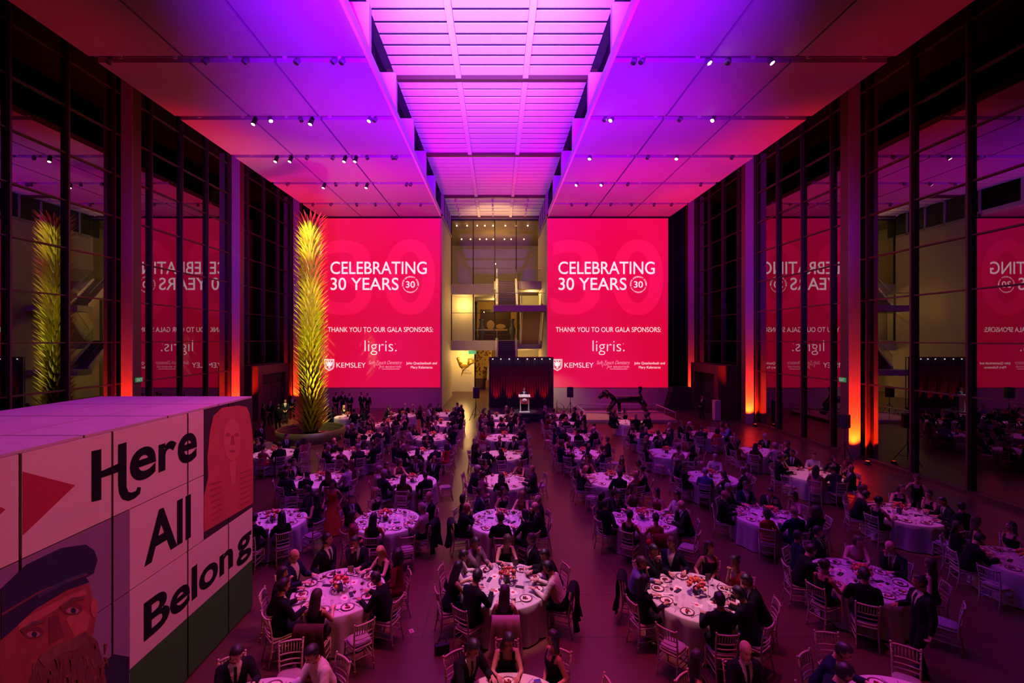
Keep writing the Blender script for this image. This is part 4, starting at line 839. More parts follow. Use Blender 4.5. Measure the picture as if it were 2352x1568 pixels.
def figure(sex='m', lean=6, yaw=0, roll=0, hy=0, hp=0, hand_l=(-.2, .42, .80), hand_r=(.2, .42, .80), pose='sit', legs=None, gown=False, curl=.35, belly=0.0):
    """hands are targets for the wrists in the figure's frame (x right, y forward, z up from the floor)"""
    f = Fig(); f.sex = sex; m = sex == 'm'; k = 1.0 if m else .93
    zp = .56 if pose == 'sit' else (.93 * k)
    Mu = Matrix.Translation((0, 0, zp)) @ Matrix.Rotation(math.radians(yaw), 4, 'Z') @ Matrix.Rotation(math.radians(-lean), 4, 'X') @ Matrix.Rotation(math.radians(roll), 4, 'Y')
    f.Mu = Mu; f.k = k; B = MB(); FG = MB(); caps = []
    sw = .178 if m else .150; th = .50 * k                          # shoulder joint half width, height of the shoulder line above the pelvis
    if m: R = [(0, -.01, -.10, .125, .10), (0, -.005, -.03, .165, .118), (0, .005 + belly*.5, .08, .158, .112 + belly), (0, .01 + belly*.4, .20, .160, .112 + belly*.7), (0, .008, .32, .180, .120), (0, .0, .42, .192, .112), (0, -.012, .485, .165, .085), (0, -.02, .525, .085, .062), (0, -.015, .56, .058, .056)]
    else: R = [(0, -.01, -.10, .130, .105), (0, -.005, -.03, .170, .122), (0, .0, .07, .138, .100), (0, .005, .17, .122, .090), (0, .02, .28, .142, .112), (0, .018, .34, .146, .112), (0, -.005, .415, .150, .088), (0, -.015, .455, .128, .068), (0, -.02, .488, .062, .050), (0, -.015, .525, .046, .046)]
    ell_loft(B, Mu, R); U = lambda *p: Mu @ Vector(p)
    caps += [('hips', U(0, 0, -.06), U(0, 0, .03), .15), ('torso', U(-.05, 0, .10), U(.05, 0, .10), .10), ('torso', U(-.06, 0, .28), U(.06, 0, .28), .105), ('torso', U(-sw*.75, -.01, th - .07), U(sw*.75, -.01, th - .07), .075), ('torso', U(0, -.01, .1), U(0, -.01, th - .05), .12)]
    nb = U(0, -.018, th + .0); 
    Mh = Mu @ Matrix.Translation((0, -.018, th + .055)) @ Matrix.Rotation(math.radians(lean) * .75, 4, 'X') @ Matrix.Rotation(math.radians(hy), 4, 'Z') @ Matrix.Rotation(math.radians(-hp), 4, 'X') @ Matrix.Translation((0, .025, .155 * k))
    f.Mh = Mh; Hh = lambda *p: Mh @ Vector(p); R3 = Mh.to_3x3().to_4x4()
    limb(B, nb, Hh(0, -.03, -.07), .058*k, .052*k); caps.append(('neck', nb, Hh(0, -.03, -.09), .054))
    B.ball(Hh(0, -.012, .022), (.077*k, .097*k, .098*k), 20, 14, M=R3); B.ball(Hh(0, .022, -.045), (.060*k, .066*k, .078*k), 16, 12, M=R3); B.ball(Hh(0, .052, -.098*k), (.030*k, .026*k, .020*k), 10, 8, M=R3)
    B.tube([Hh(0, .078*k, .022), Hh(0, .096*k, -.012), Hh(0, .106*k, -.034)], [.011, .013, .016], 8); B.ball(Hh(0, .100*k, -.034), (.019, .014, .012), 8, 6, M=R3)
    B.ball(Hh(0, .080*k, -.070), (.026, .014, .010), 10, 6, M=R3); B.ball(Hh(0, .078*k, .034), (.050, .014, .010), 10, 6, M=R3)
    for s in (-1, 1): B.ball(Hh(s*.078*k, -.01, -.005), (.010, .020, .033), 8, 8, M=R3); B.ball(Hh(s*.04, .066*k, -.028), (.02, .018, .016), 8, 6, M=R3)
    caps.append(('head', Hh(0, 0, .03), Hh(0, .01, -.05), .075))
    f.arms = []
    for s, tgt in ((-1, hand_l), (1, hand_r)):
        sh = U(s*sw, -.012, th - .055); ref = Vector((s*.5, -.25, -1))
        el, wr = ik(sh, tgt, .285*k, .255*k, Mu.to_3x3() @ ref)
        limb(B, sh, el, .056 if m else .045, .043 if m else .035); limb(B, el, wr, .042 if m else .034, .029 if m else .024)
        caps += [('uarm', sh, el, .046), ('farm', el, wr, .035), ('hand', wr, wr + (wr - el).normalized() * .12, .035)]
        d = (wr - el).normalized(); hd = Vector((d.x * .6 - s * .12, d.y, d.z * .35)) if pose == 'sit' and wr.z < .95 else d
        hand(FG, B, wr, hd, (0, 0, 1) if abs(hd.normalized().z) < .8 else (0, -1, 0), s, curl); f.arms.append((el, wr))
    f.legs = []
    for i, s in enumerate((-1, 1)):
        hp_ = Vector((s*.088*k, 0, zp - .03))
        if pose == 'sit': kn, an = Vector((s*.115, .43*k, .50)), Vector((s*.11, .38*k, .085))
        else:
            o = legs[i] if legs else (s*.10, 0); an = Vector((o[0], o[1], .085)); kn, an = ik(hp_, an, .43*k, .415*k, (0, 1, 0))
        limb(B, hp_, kn, .088*k, .057*k); limb(B, kn, an, .056*k, .036*k); toe = an + Vector((s*.02, .15*k, -.052))
        limb(B, an + Vector((0, -.035, -.04)), toe, .042, .030); caps += [('thigh', hp_, kn, .075), ('shin', kn, an, .045), ('foot', an + Vector((0, -.03, -.04)), toe, .04)]
        f.legs.append((hp_, kn, an))
    if gown:
        zt = zp + .02; ell_loft(B, Matrix.Identity(4), [(0, 0, zt, .15, .115), (0, 0, zp - .12, .20, .17), (0, -.01, zp - .35, .26, .25), (0, -.02, .3, .33, .33), (0, -.03, .02, .40, .42)], 28); caps += [('gown', Vector((0, 0, zp - .1)), Vector((0, 0, .02)), .30)]
    me = B.mesh('body_raw'); o = bpy.data.objects.new('raw', me); COL.objects.link(o)
    r = o.modifiers.new('r', 'REMESH'); r.mode = 'VOXEL'; r.voxel_size = .0125; r.use_smooth_shade = True
    s_ = o.modifiers.new('s', 'SMOOTH'); s_.factor = .5; s_.iterations = 4
    dg = bpy.context.evaluated_depsgraph_get(); ev = bpy.data.meshes.new_from_object(o.evaluated_get(dg)); bpy.data.objects.remove(o); bpy.data.meshes.remove(me)
    nv = len(ev.vertices); V = np.empty(nv*3); ev.vertices.foreach_get('co', V); V = V.reshape(-1, 3); N = np.empty(nv*3); ev.vertices.foreach_get('normal', N); N = N.reshape(-1, 3)
    faces = [tuple(p.vertices) for p in ev.polygons]; bpy.data.meshes.remove(ev)
    C = np.array([V[list(q)].mean(0) for q in faces]); D = []
    for lab, a, b, rr in caps:
        a = np.array(a); b = np.array(b); ab = b - a; t = np.clip(((C - a) @ ab) / max(1e-9, ab @ ab), 0, 1); D.append(np.linalg.norm(C - a - t[:, None]*ab, axis=1) - rr)
    names = [c[0] for c in caps]; f.reg = np.array([names[i] for i in np.argmin(np.array(D), axis=0)]); f.V, f.N, f.faces, f.C = V, N, faces, C
    Mi = np.array(Mu.inverted()); f.Lu = (np.c_[C, np.ones(len(C))] @ Mi.T)[:, :3]; Mi = np.array(Mh.inverted()); f.Lh = (np.c_[C, np.ones(len(C))] @ Mi.T)[:, :3]
    f.caps = caps; f.th = th
    mb = MB(); mb.add([tuple(v) for v in V], faces, 0, True); mb.add(FG.v, FG.f, 0, True); f.body = mb.mesh('body', SKIN[0])
    E = MB()
    for s in (-1, 1): E.ball(Hh(s*.031*k, .083*k, .008), (.0115, .008, .007), 8, 6, M=R3)
    f.eyes = E.mesh('eyes', EYE)
    return f
def shell(f, mask, off, name, m, ruffle=0.0):
    used = {}; vs = []; fs = []
    V = f.V + f.N * off
    if ruffle: V = V + f.N * (ruffle * np.sin(f.V[:, 0]*90 + f.V[:, 2]*60))[:, None]
    for i in np.nonzero(mask)[0]:
        q = []
        for v in f.faces[i]:
            if v not in used: used[v] = len(vs); vs.append(tuple(V[v]))
            q.append(used[v])
        fs.append(q)
    mb = MB(); mb.add(vs, fs, 0, True); return mb.mesh(name, m)
def wrist_cut(f, t):
    """faces of the forearms nearer the wrist than t of their length"""
    out = np.zeros(len(f.faces), bool)
    for el, wr in f.arms:
        a = np.array(el); ab = np.array(wr) - a; u = ((f.C - a) @ ab) / (ab @ ab); d = np.linalg.norm(f.C - np.array(wr), axis=1); out |= (f.reg == 'farm') & (u > t) & (d < .2)
    return out
def dress_up(f, style, hair):
    """list of (part name, mesh, colour key) for clothing and hair"""
    R = f.reg; I = lambda *a: np.isin(R, a); Lu, Lh = f.Lu, f.Lh; P = []; th = f.th
    front = (Lu[:, 1] > .0); zt = th + .03; V = front & (np.abs(Lu[:, 0]) < .012 + .075 * np.clip((Lu[:, 2] - .22) / (zt - .22), 0, 1)) & (Lu[:, 2] > .22) & I('torso')
    collar = I('neck') & (Lu[:, 2] < th + .045)
    if style == 'suit':
        P += [('jacket', shell(f, (I('torso', 'uarm', 'farm', 'hips') & ~V & ~wrist_cut(f, .95)), .015, 'jacket', None), 'top'), ('shirt', shell(f, V | collar, .009, 'shirt', None), 'white'), ('trousers', shell(f, I('hips', 'thigh', 'shin'), .010, 'trousers', None), 'top')]
        tie = V & (np.abs(Lu[:, 0]) < .022) & (Lu[:, 2] < zt - .02); P.append(('necktie', shell(f, tie, .014, 'necktie', None), 'tie'))
    elif style == 'shirt':
        P += [('shirt', shell(f, I('torso', 'uarm', 'farm', 'hips') & ~wrist_cut(f, .9) | collar, .012, 'shirt', None, .0015), 'top'), ('trousers', shell(f, I('hips', 'thigh', 'shin'), .015, 'trousers', None), 'black')]
    elif style in ('sleeveless', 'gown'):
        neck = (Lu[:, 2] > th - .09) & (np.abs(Lu[:, 0]) < .07) | (Lu[:, 2] > th - .10) & (np.abs(Lu[:, 0]) > .115) | (Lu[:, 2] > th - .01)
        P += [('dress', shell(f, (I('torso') & ~neck) | I('hips', 'thigh', 'gown') | (I('shin', 'foot') & (style == 'gown')), .011, 'dress', None, .002 if style == 'gown' else 0), 'top')]
    else:
        neck = front & (Lu[:, 2] > th - .07) & (np.abs(Lu[:, 0]) < .06) | (Lu[:, 2] > th + .02)
        P += [('dress', shell(f, (I('torso') & ~neck) | I('hips', 'thigh', 'uarm', 'farm') & ~wrist_cut(f, .85), .012, 'dress', None), 'top')]
    P.append(('shoes', shell(f, I('foot'), .006, 'shoes', None), 'shoe'))
    k = f.k; x, y, z = Lh[:, 0] / k, Lh[:, 1] / k, Lh[:, 2] / k
    hd = I('head', 'neck'); cap = hd & ((z > .062 + .25 * np.clip(y - .03, 0, 1)) | ((y < .015) & (z > -.075) & ~((np.abs(x) > .062) & (z < .012) & (y > -.03))) & (y < .02 - .0) )
    if hair == 'short': P.append(('hair', shell(f, cap, .016, 'hair', None, .002), 'hair'))
    elif hair == 'bald': P.append(('hair', shell(f, hd & (y < -.01) & (z < .03) & (z > -.07) & ~((np.abs(x) > .06) & (y > -.03)), .007, 'hair', None), 'hair'))
    else:
        c = shell(f, cap, .02, 'hair', None, .002); mb = MB(); mb.add([v.co for v in c.vertices], [tuple(p.vertices) for p in c.polygons], 0, True); M = f.Mh
        if hair == 'long': rg = [(0, -.035, .10, .05, .05), (0, -.04, .06, .090, .075), (0, -.045, .0, .100, .072), (0, -.055, -.08, .108, .06), (0, -.075, -.17, .112, .046), (0, -.092, -.27, .098, .036), (0, -.098, -.34, .06, .024), (0, -.098, -.37, .02, .012)]
        elif hair == 'bob': rg = [(0, -.03, .10, .05, .05), (0, -.03, .06, .092, .08), (0, -.03, .0, .105, .080), (0, -.035, -.07, .108, .072), (0, -.04, -.13, .092, .058), (0, -.045, -.155, .06, .03)]
        elif hair == 'curly': rg = [(0, -.03, .13, .05, .06), (0, -.03, .09, .108, .10), (0, -.035, .02, .135, .105), (0, -.045, -.06, .15, .092), (0, -.06, -.14, .14, .075), (0, -.065, -.20, .09, .05)]
        else: rg = [(0, -.03, .10, .05, .05), (0, -.04, .05, .082, .068), (0, -.05, .0, .07, .052), (0, -.05, -.03, .04, .04)]; mb.ball(M @ Vector((0, -.125, .045)), .048, 12, 8)
        ell_loft(mb, M, [(a*k, b*k, c_*k, d*k, e*k) for a, b, c_, d, e in rg], 24); P.append(('hair', mb.mesh('hair', None), 'hair'))
    return P
PROTO = {}
def proto(key, fig, style, hair): PROTO[key] = (fig.body, fig.eyes, dress_up(fig, style, hair))
TL, TR = (-.17, .40, .815), (.17, .40, .815)
_f = figure('m', 6, 0, 0, 0, 8, TL, TR); proto('suit_a', _f, 'suit', 'short'); proto('bald_a', _f, 'suit', 'bald'); proto('shirt_a', _f, 'shirt', 'short')
_f = figure('m', 24, 0, 0, 12, 18, (-.20, .50, .82), (.12, .54, .84), belly=.02); proto('suit_b', _f, 'suit', 'short'); proto('shirt_b', _f, 'shirt', 'short')
_f = figure('m', 3, 34, 0, 30, 0, (-.10, .25, .62), (.16, .34, .66)); proto('suit_c', _f, 'suit', 'short'); proto('bald_c', _f, 'suit', 'bald')
_f = figure('m', 5, -36, 0, -28, 2, (-.12, .38, .80), (.12, .24, .62)); proto('suit_d', _f, 'suit', 'short')
_f = figure('m', 16, 6, 3, -14, 10, (-.16, .46, .82), (.05, .30, 1.06), curl=.8, belly=.03); proto('suit_e', _f, 'suit', 'short'); proto('bald_e', _f, 'suit', 'bald'); proto('shirt_e', _f, 'shirt', 'short')
_f = figure('f', 5, 0, 0, -8, 6, (-.16, .38, .81), (.16, .38, .81)); proto('wom_a', _f, 'sleeveless', 'long'); proto('wom_a_bun', _f, 'sleeveless', 'bun'); proto('wom_a_sl', _f, 'sleeves', 'long')
_f = figure('f', 20, 8, 0, 25, 14, (-.20, .48, .82), (.10, .50, .83)); proto('wom_b', _f, 'sleeveless', 'long'); proto('wom_b_bob', _f, 'sleeveless', 'bob')
_f = figure('f', 2, 38, 0, 30, -2, (-.10, .22, .62), (.12, .34, .70)); proto('wom_c', _f, 'sleeves', 'bob'); proto('wom_c_long', _f, 'sleeveless', 'long')
_f = figure('f', 4, -36, 0, -30, -2, (-.12, .34, .72), (.10, .22, .62)); proto('wom_d', _f, 'sleeves', 'curly'); proto('wom_d_long', _f, 'sleeveless', 'long')
_f = figure('f', 12, -6, 0, 10, 8, (-.12, .42, .82), (.03, .27, 1.03), curl=.9); proto('wom_e', _f, 'sleeveless', 'bun'); proto('wom_e_bob', _f, 'sleeves', 'bob')
# standing people
_f = figure('m', 2, 0, 0, 10, 2, (-.10, .22, .98), (.10, .22, .98), 'stand', [(-.12, 0), (.12, .04)]); proto('stand_suit', _f, 'suit', 'short')
_f = figure('m', 3, 10, 0, -20, 5, (-.27, .02, .80), (.18, .30, 1.10), 'stand', [(-.13, .03), (.11, -.05)], curl=.7); proto('stand_waiter', _f, 'suit', 'short')
_f = figure('m', 7, 0, 0, 0, 14, (-.28, .36, 1.22), (.28, .36, 1.22), 'stand', curl=.6); proto('speaker', _f, 'suit', 'short')
_f = figure('f', 3, -8, 0, 12, 8, (-.22, .14, .90), (.24, .16, .92), 'stand', gown=True); proto('stand_gown', _f, 'gown', 'long')
_f = figure('f', 30, 0, 0, 6, 10, (-.38, .52, .88), (.38, .50, .86), 'stand', [(-.11, 0), (.11, .06)]); proto('stand_lean', _f, 'sleeveless', 'bun')
COLW = {'top': None}
def person(key, loc, rz, label, top, hair='black', skin=0, tie='black', near=True, s=1.0, group=None):
    body, eyes, parts = PROTO[key]
    r = link('person', body); r.location = loc; r.rotation_euler = (0, 0, rz); r.scale = (s, s, s); tag(r, label, 'person', group)
    r.material_slots[0].link = 'OBJECT'; r.material_slots[0].material = SKIN[skin]
    if near: link('eyes', eyes, r)
    for n, me, ck in parts:
        if n == 'shoes' and not near: continue
        if n == 'necktie' and tie is None: continue
        if not me.materials: me.materials.append(CLO['black'])
        o = link(n, me, r); o.material_slots[0].link = 'OBJECT'
        o.material_slots[0].material = HAIR[hair] if ck == 'hair' else SHOE if ck == 'shoe' else CLO[top] if ck == 'top' else CLO[tie] if ck == 'tie' else CLO[ck]
    return r
# ================================================================== tables, guests and tableware in their rows
random.seed(11)
CLK = ('twelve', 'one', 'two', 'four', 'five', 'six', 'seven', 'eight', 'ten', 'eleven')
COLN = {'Z': 'basin-side', 'A': 'left-outer', 'B': 'left-aisle', 'C': 'podium-aisle', 'D': 'right-aisle', 'E': 'right-outer', 'F': 'window-side'}
ROWN = ('front-edge', 'first-row', 'second-row', 'third-row', 'fourth-row', 'fifth-row', 'sixth-row', 'seventh-row')
def tname(c, r): return '%s %s table' % (ROWN[r], COLN[c])
TABLES = {}
for c, lst in {'C': [(.2, 6.1), (.15, 9.57), (.12, 12.9), (.2, 16.45), (.14, 20.16), (.3, 23.8), (.2, 27.3), (.05, 30.2)],
               'D': [(3.65, 5.6), (4.01, 9.14), (4.21, 12.99), (4.19, 16.66), (3.9, 20.4), (4.1, 23.9), (4.1, 27.6), (4.3, 30.4)],
               'E': [(5.75, 6.05), (7.87, 9.78), (7.93, 13.18), (7.98, 16.87), (7.77, 20.5), (8.2, 24.0), (8.3, 28.2)],
               'F': [None, (12.3, 10.4), (12.07, 13.4), (12.06, 17.2), (12.1, 20.8), (11.3, 24.5)],
               'B': [(-3.35, 6.0), (-3.28, 9.32), (-3.15, 12.9), (-3.16, 16.4), (-3.34, 20.3), (-3.45, 23.9), (-3.4, 27.7), (-3.6, 31.2)],
               'A': [None, None, (-6.45, 12.9), (-6.6, 16.6), (-6.56, 20.3), (-6.8, 24.0), (-6.7, 27.5), (-6.5, 30.7)],
               'Z': [None, None, None, None, (-10.15, 20.5), None, None, (-9.96, 30.2)]}.items():
    for r, p in enumerate(lst):
        if p: TABLES[c + str(r)] = p
# pin spots: colour each cloth should reach, in linear light
def lin(r, g, b): return tuple((v / 255) ** 2.2 for v in (r, g, b))
PINS = {'C': [(200, 110, 120), (212, 130, 155), (195, 80, 180), (210, 95, 145), (210, 100, 125), (200, 90, 130), (195, 90, 130), (205, 120, 140)], 'B': [(150, 60, 110), (178, 70, 150), (190, 70, 170), (195, 75, 160), (200, 85, 150), (195, 85, 125), (195, 90, 115), (190, 90, 115)],
        'D': [(150, 60, 90), (208, 122, 135), (160, 40, 150), (192, 70, 150), (180, 60, 150), (170, 60, 140), (175, 70, 130), (180, 80, 135)], 'A': [0, 0, (185, 60, 170), (195, 70, 165), (200, 80, 140), (200, 95, 105), (195, 95, 105), (185, 90, 105)],
        'E': [(160, 40, 130), (118, 25, 112), (140, 28, 135), (120, 28, 120), (130, 35, 130), (150, 45, 135), (205, 100, 105)], 'F': [0, (70, 15, 45), (150, 45, 110), (175, 80, 95), (120, 35, 110), (90, 20, 90)], 'Z': [0, 0, 0, 0, (200, 95, 120), 0, 0, (190, 85, 95)]}
for tid, (x, y) in TABLES.items():
    T = lin(*PINS[tid[0]][int(tid[1])]); c = (.65 * T[0] * .85, max(.001, T[1] * .85), max(.001, T[2] * .80)); mx_ = max(c); e = mx_ / 5.8e-5
    spot('pin_spot', (x * .92, y + .6, 16.2), (x, y, .76), tuple(v / mx_ for v in c), e, 8.6, .35, .04)
GS = 'guests seated at the banquet tables'; GC = 'slat-back banquet chairs'
hairw = {'long': 'long %s hair', 'bob': 'a %s bob', 'bun': 'pinned-up %s hair', 'curly': 'curly %s hair', 'short': 'short %s hair', 'bald': None}
HK = {'wom_a': 'long', 'wom_a_bun': 'bun', 'wom_a_sl': 'long', 'wom_b': 'long', 'wom_b_bob': 'bob', 'wom_c': 'bob', 'wom_c_long': 'long', 'wom_d': 'curly', 'wom_d_long': 'long', 'wom_e': 'bun', 'wom_e_bob': 'bob'}
def look(key, top, hair):
    if key.startswith('wom'): return 'woman with %s in %s dress' % (hairw[HK[key]] % hair, top)
    a = 'balding man' if key.startswith('bald') else '%s-haired man' % hair
    return '%s in %s %s' % (a, top, 'shirt' if key.startswith('shirt') else 'suit')
W = 'sat'
SPEC = {   # seat index (0 = far side, clockwise): (pose, top, hair, skin[, tie]) or 'x' for a chair with nobody on it
 'C1': {0: ('wom_b_bob', 'black', 'brown', 0), 1: ('suit_d', 'black', 'brown', 0, 'grey'), 2: ('suit_b', 'black', 'black', 0, 'black'), 3: ('shirt_b', 'white', 'black', 0), 5: ('wom_a', 'black', 'brown', 0), 6: ('suit_b', 'black', 'black', 1, 'black'), 7: ('wom_b', 'black', 'black', 1), 8: ('shirt_b', 'white', 'black', 0), 9: ('shirt_e', 'plaid', 'black', 1)},
 'B1': {0: ('suit_e', 'black', 'black', 0, 'black'), 1: ('wom_b', 'black', 'blond', 3), 2: ('wom_d', 'burgundy', 'black', 2), 3: ('suit_b', 'black', 'black', 1, 'black'), 4: 'x', 5: ('wom_a', 'black', 'brown', 0), 6: ('suit_a', 'black', 'black', 1, 'black'), 7: ('wom_e_bob', 'black', 'black', 1), 8: ('bald_a', 'navy', 'grey', 0, None), 9: ('suit_c', 'black', 'black', 1, 'black')},
 'D1': {0: ('suit_d', 'navy', 'brown', 0, None), 1: ('wom_c_long', 'black', 'black', 1), 2: ('wom_e', 'red', 'black', 1), 3: ('suit_b', 'black', 'black', 0, 'black'), 4: ('suit_b', 'black', 'black', 1, 'black'), 5: ('suit_a', 'black', 'black', 1, 'black'), 6: 'x', 7: ('wom_a_sl', 'black', 'black', 1), 8: ('shirt_e', 'blue', 'brown', 0), 9: ('suit_e', 'black', 'black', 0, 'black')},
 'C2': {0: ('wom_c_long', 'black', 'brown', 0), 1: ('wom_b', 'burgundy', 'auburn', 0), 2: ('bald_a', 'black', 'grey', 3, 'black'), 3: ('bald_e', 'black', 'grey', 0, 'black'), 4: ('wom_e_bob', 'black', 'black', 0), 5: ('suit_a', 'black', 'black', 1, 'black'), 7: ('bald_e', 'black', 'grey', 0, None), 8: ('wom_c', 'black', 'black', 1), 9: ('suit_c', 'navy', 'brown', 0, 'black')},
 'B2': {0: 'x', 1: 'x', 2: ('bald_c', 'black', 'grey', 0, None), 3: ('shirt_a', 'white', 'grey', 0), 4: 'x', 5: ('wom_a', 'black', 'black', 1), 6: ('wom_d', 'floral', 'black', 0), 8: ('suit_d', 'black', 'black', 1, 'black'), 9: ('wom_c_long', 'black', 'blond', 0)},
 'A2': {0: 'x', 1: ('suit_d', 'black', 'black', 1, 'black'), 2: ('wom_d_long', 'black', 'black', 1), 3: 'x', 5: ('suit_a', 'black', 'black', 1, 'black'), 6: 'x', 4: ('wom_a_sl', 'black', 'black', 0)},
 'D2': {0: ('wom_c_long', 'brown', 'brown', 1), 1: ('wom_d_long', 'burgundy', 'black', 0), 2: ('shirt_a', 'white', 'black', 0), 3: ('bald_e', 'black', 'grey', 0, None), 4: 'x', 5: ('wom_a_bun', 'red', 'black', 0), 6: ('wom_a_bun', 'black', 'black', 1), 7: ('suit_c', 'black', 'black', 0, 'black'), 8: ('wom_c', 'black', 'black', 1), 9: ('suit_b', 'black', 'black', 1, 'black')},
 'E1': {0: ('suit_c', 'black', 'black', 0, 'black'), 1: ('wom_b_bob', 'pink', 'brown', 3), 2: ('bald_e', 'black', 'grey', 0, 'burgundy'), 3: ('wom_d_long', 'black', 'brown', 0), 4: 'x', 6: ('suit_a', 'black', 'black', 1, 'black'), 7: ('wom_a_bun', 'black', 'black', 1), 8: ('suit_b', 'black', 'black', 0, 'black'), 9: ('suit_c', 'navy', 'black', 0, 'black')},
 'C0': {0: ('wom_b', 'black', 'black', 1), 1: ('wom_d_long', 'black', 'black', 1), 9: ('suit_b', 'black', 'black', 1, 'brown'), 2: 'x'},
 'E0': {0: 'x', 1: 'x', 9: ('suit_b', 'navy', 'black', 0, 'grey'), 8: ('suit_b', 'navy', 'black', 0, 'black')},
 'B0': {9: ('suit_b', 'black', 'black', 0, 'black'), 1: ('shirt_b', 'white', 'black', 0), 0: 'x'}, 'D0': {0: ('bald_a', 'black', 'grey', 0, 'black'), 9: ('wom_c_long', 'black', 'black', 1)},
 'F1': {9: ('wom_a_sl', 'black', 'black', 1), 0: ('wom_c_long', 'black', 'brown', 1), 1: ('wom_d_long', 'black', 'black', 1), 8: ('suit_b', 'black', 'black', 0, 'black'), 7: 'x', 6: 'x'},
 'F2': {0: 'x', 9: ('wom_b_bob', 'red', 'brown', 0), 1: ('wom_b_bob', 'black', 'brown', 0), 2: ('wom_e', 'black', 'black', 0), 3: ('suit_b', 'black', 'black', 1, 'black'), 4: ('suit_d', 'black', 'black', 1, 'black'), 5: 'x', 7: ('wom_a_bun', 'black', 'black', 1), 8: ('suit_b', 'black', 'black', 1, 'black')},
}
def fill(tid, y):
    n = {}
    for i in range(10):
        if y > 19 and i in (0, 1, 9) and random.random() < (.35 if y < 26 else .5): continue
        q = random.random()
        if q < .10: n[i] = 'x'; continue
        if q < .15: continue
        t = random.choices(('black', 'charcoal', 'navy'), (6, 2, 1.2))[0]
        if random.random() < .52:
            k = random.choice(('suit_a', 'suit_b', 'suit_c', 'suit_d', 'suit_e', 'suit_a', 'bald_a', 'bald_e', 'bald_c', 'shirt_a'))
            if k == 'shirt_a': t = random.choice(('white', 'blue', 'white'))
            n[i] = (k, t, 'grey' if k.startswith('bald') else random.choice(('black', 'black', 'brown', 'brown', 'grey')), random.choice((0, 0, 1, 1, 2, 3)), random.choice(('black', 'navy', 'burgundy', None)))
        else:
            k = random.choice(list(HK)); n[i] = (k, random.choices(('black', 'burgundy', 'red', 'navy', 'floral', 'pink', 'brown'), (9, 1.5, 1.2, 1, .8, .5, 1))[0], random.choices(('black', 'brown', 'blond', 'auburn', 'grey'), (4, 4, 1.2, 1, .6))[0], random.choice((0, 0, 1, 1, 2, 3)))
    return n
NCH = 0; CHT = 0
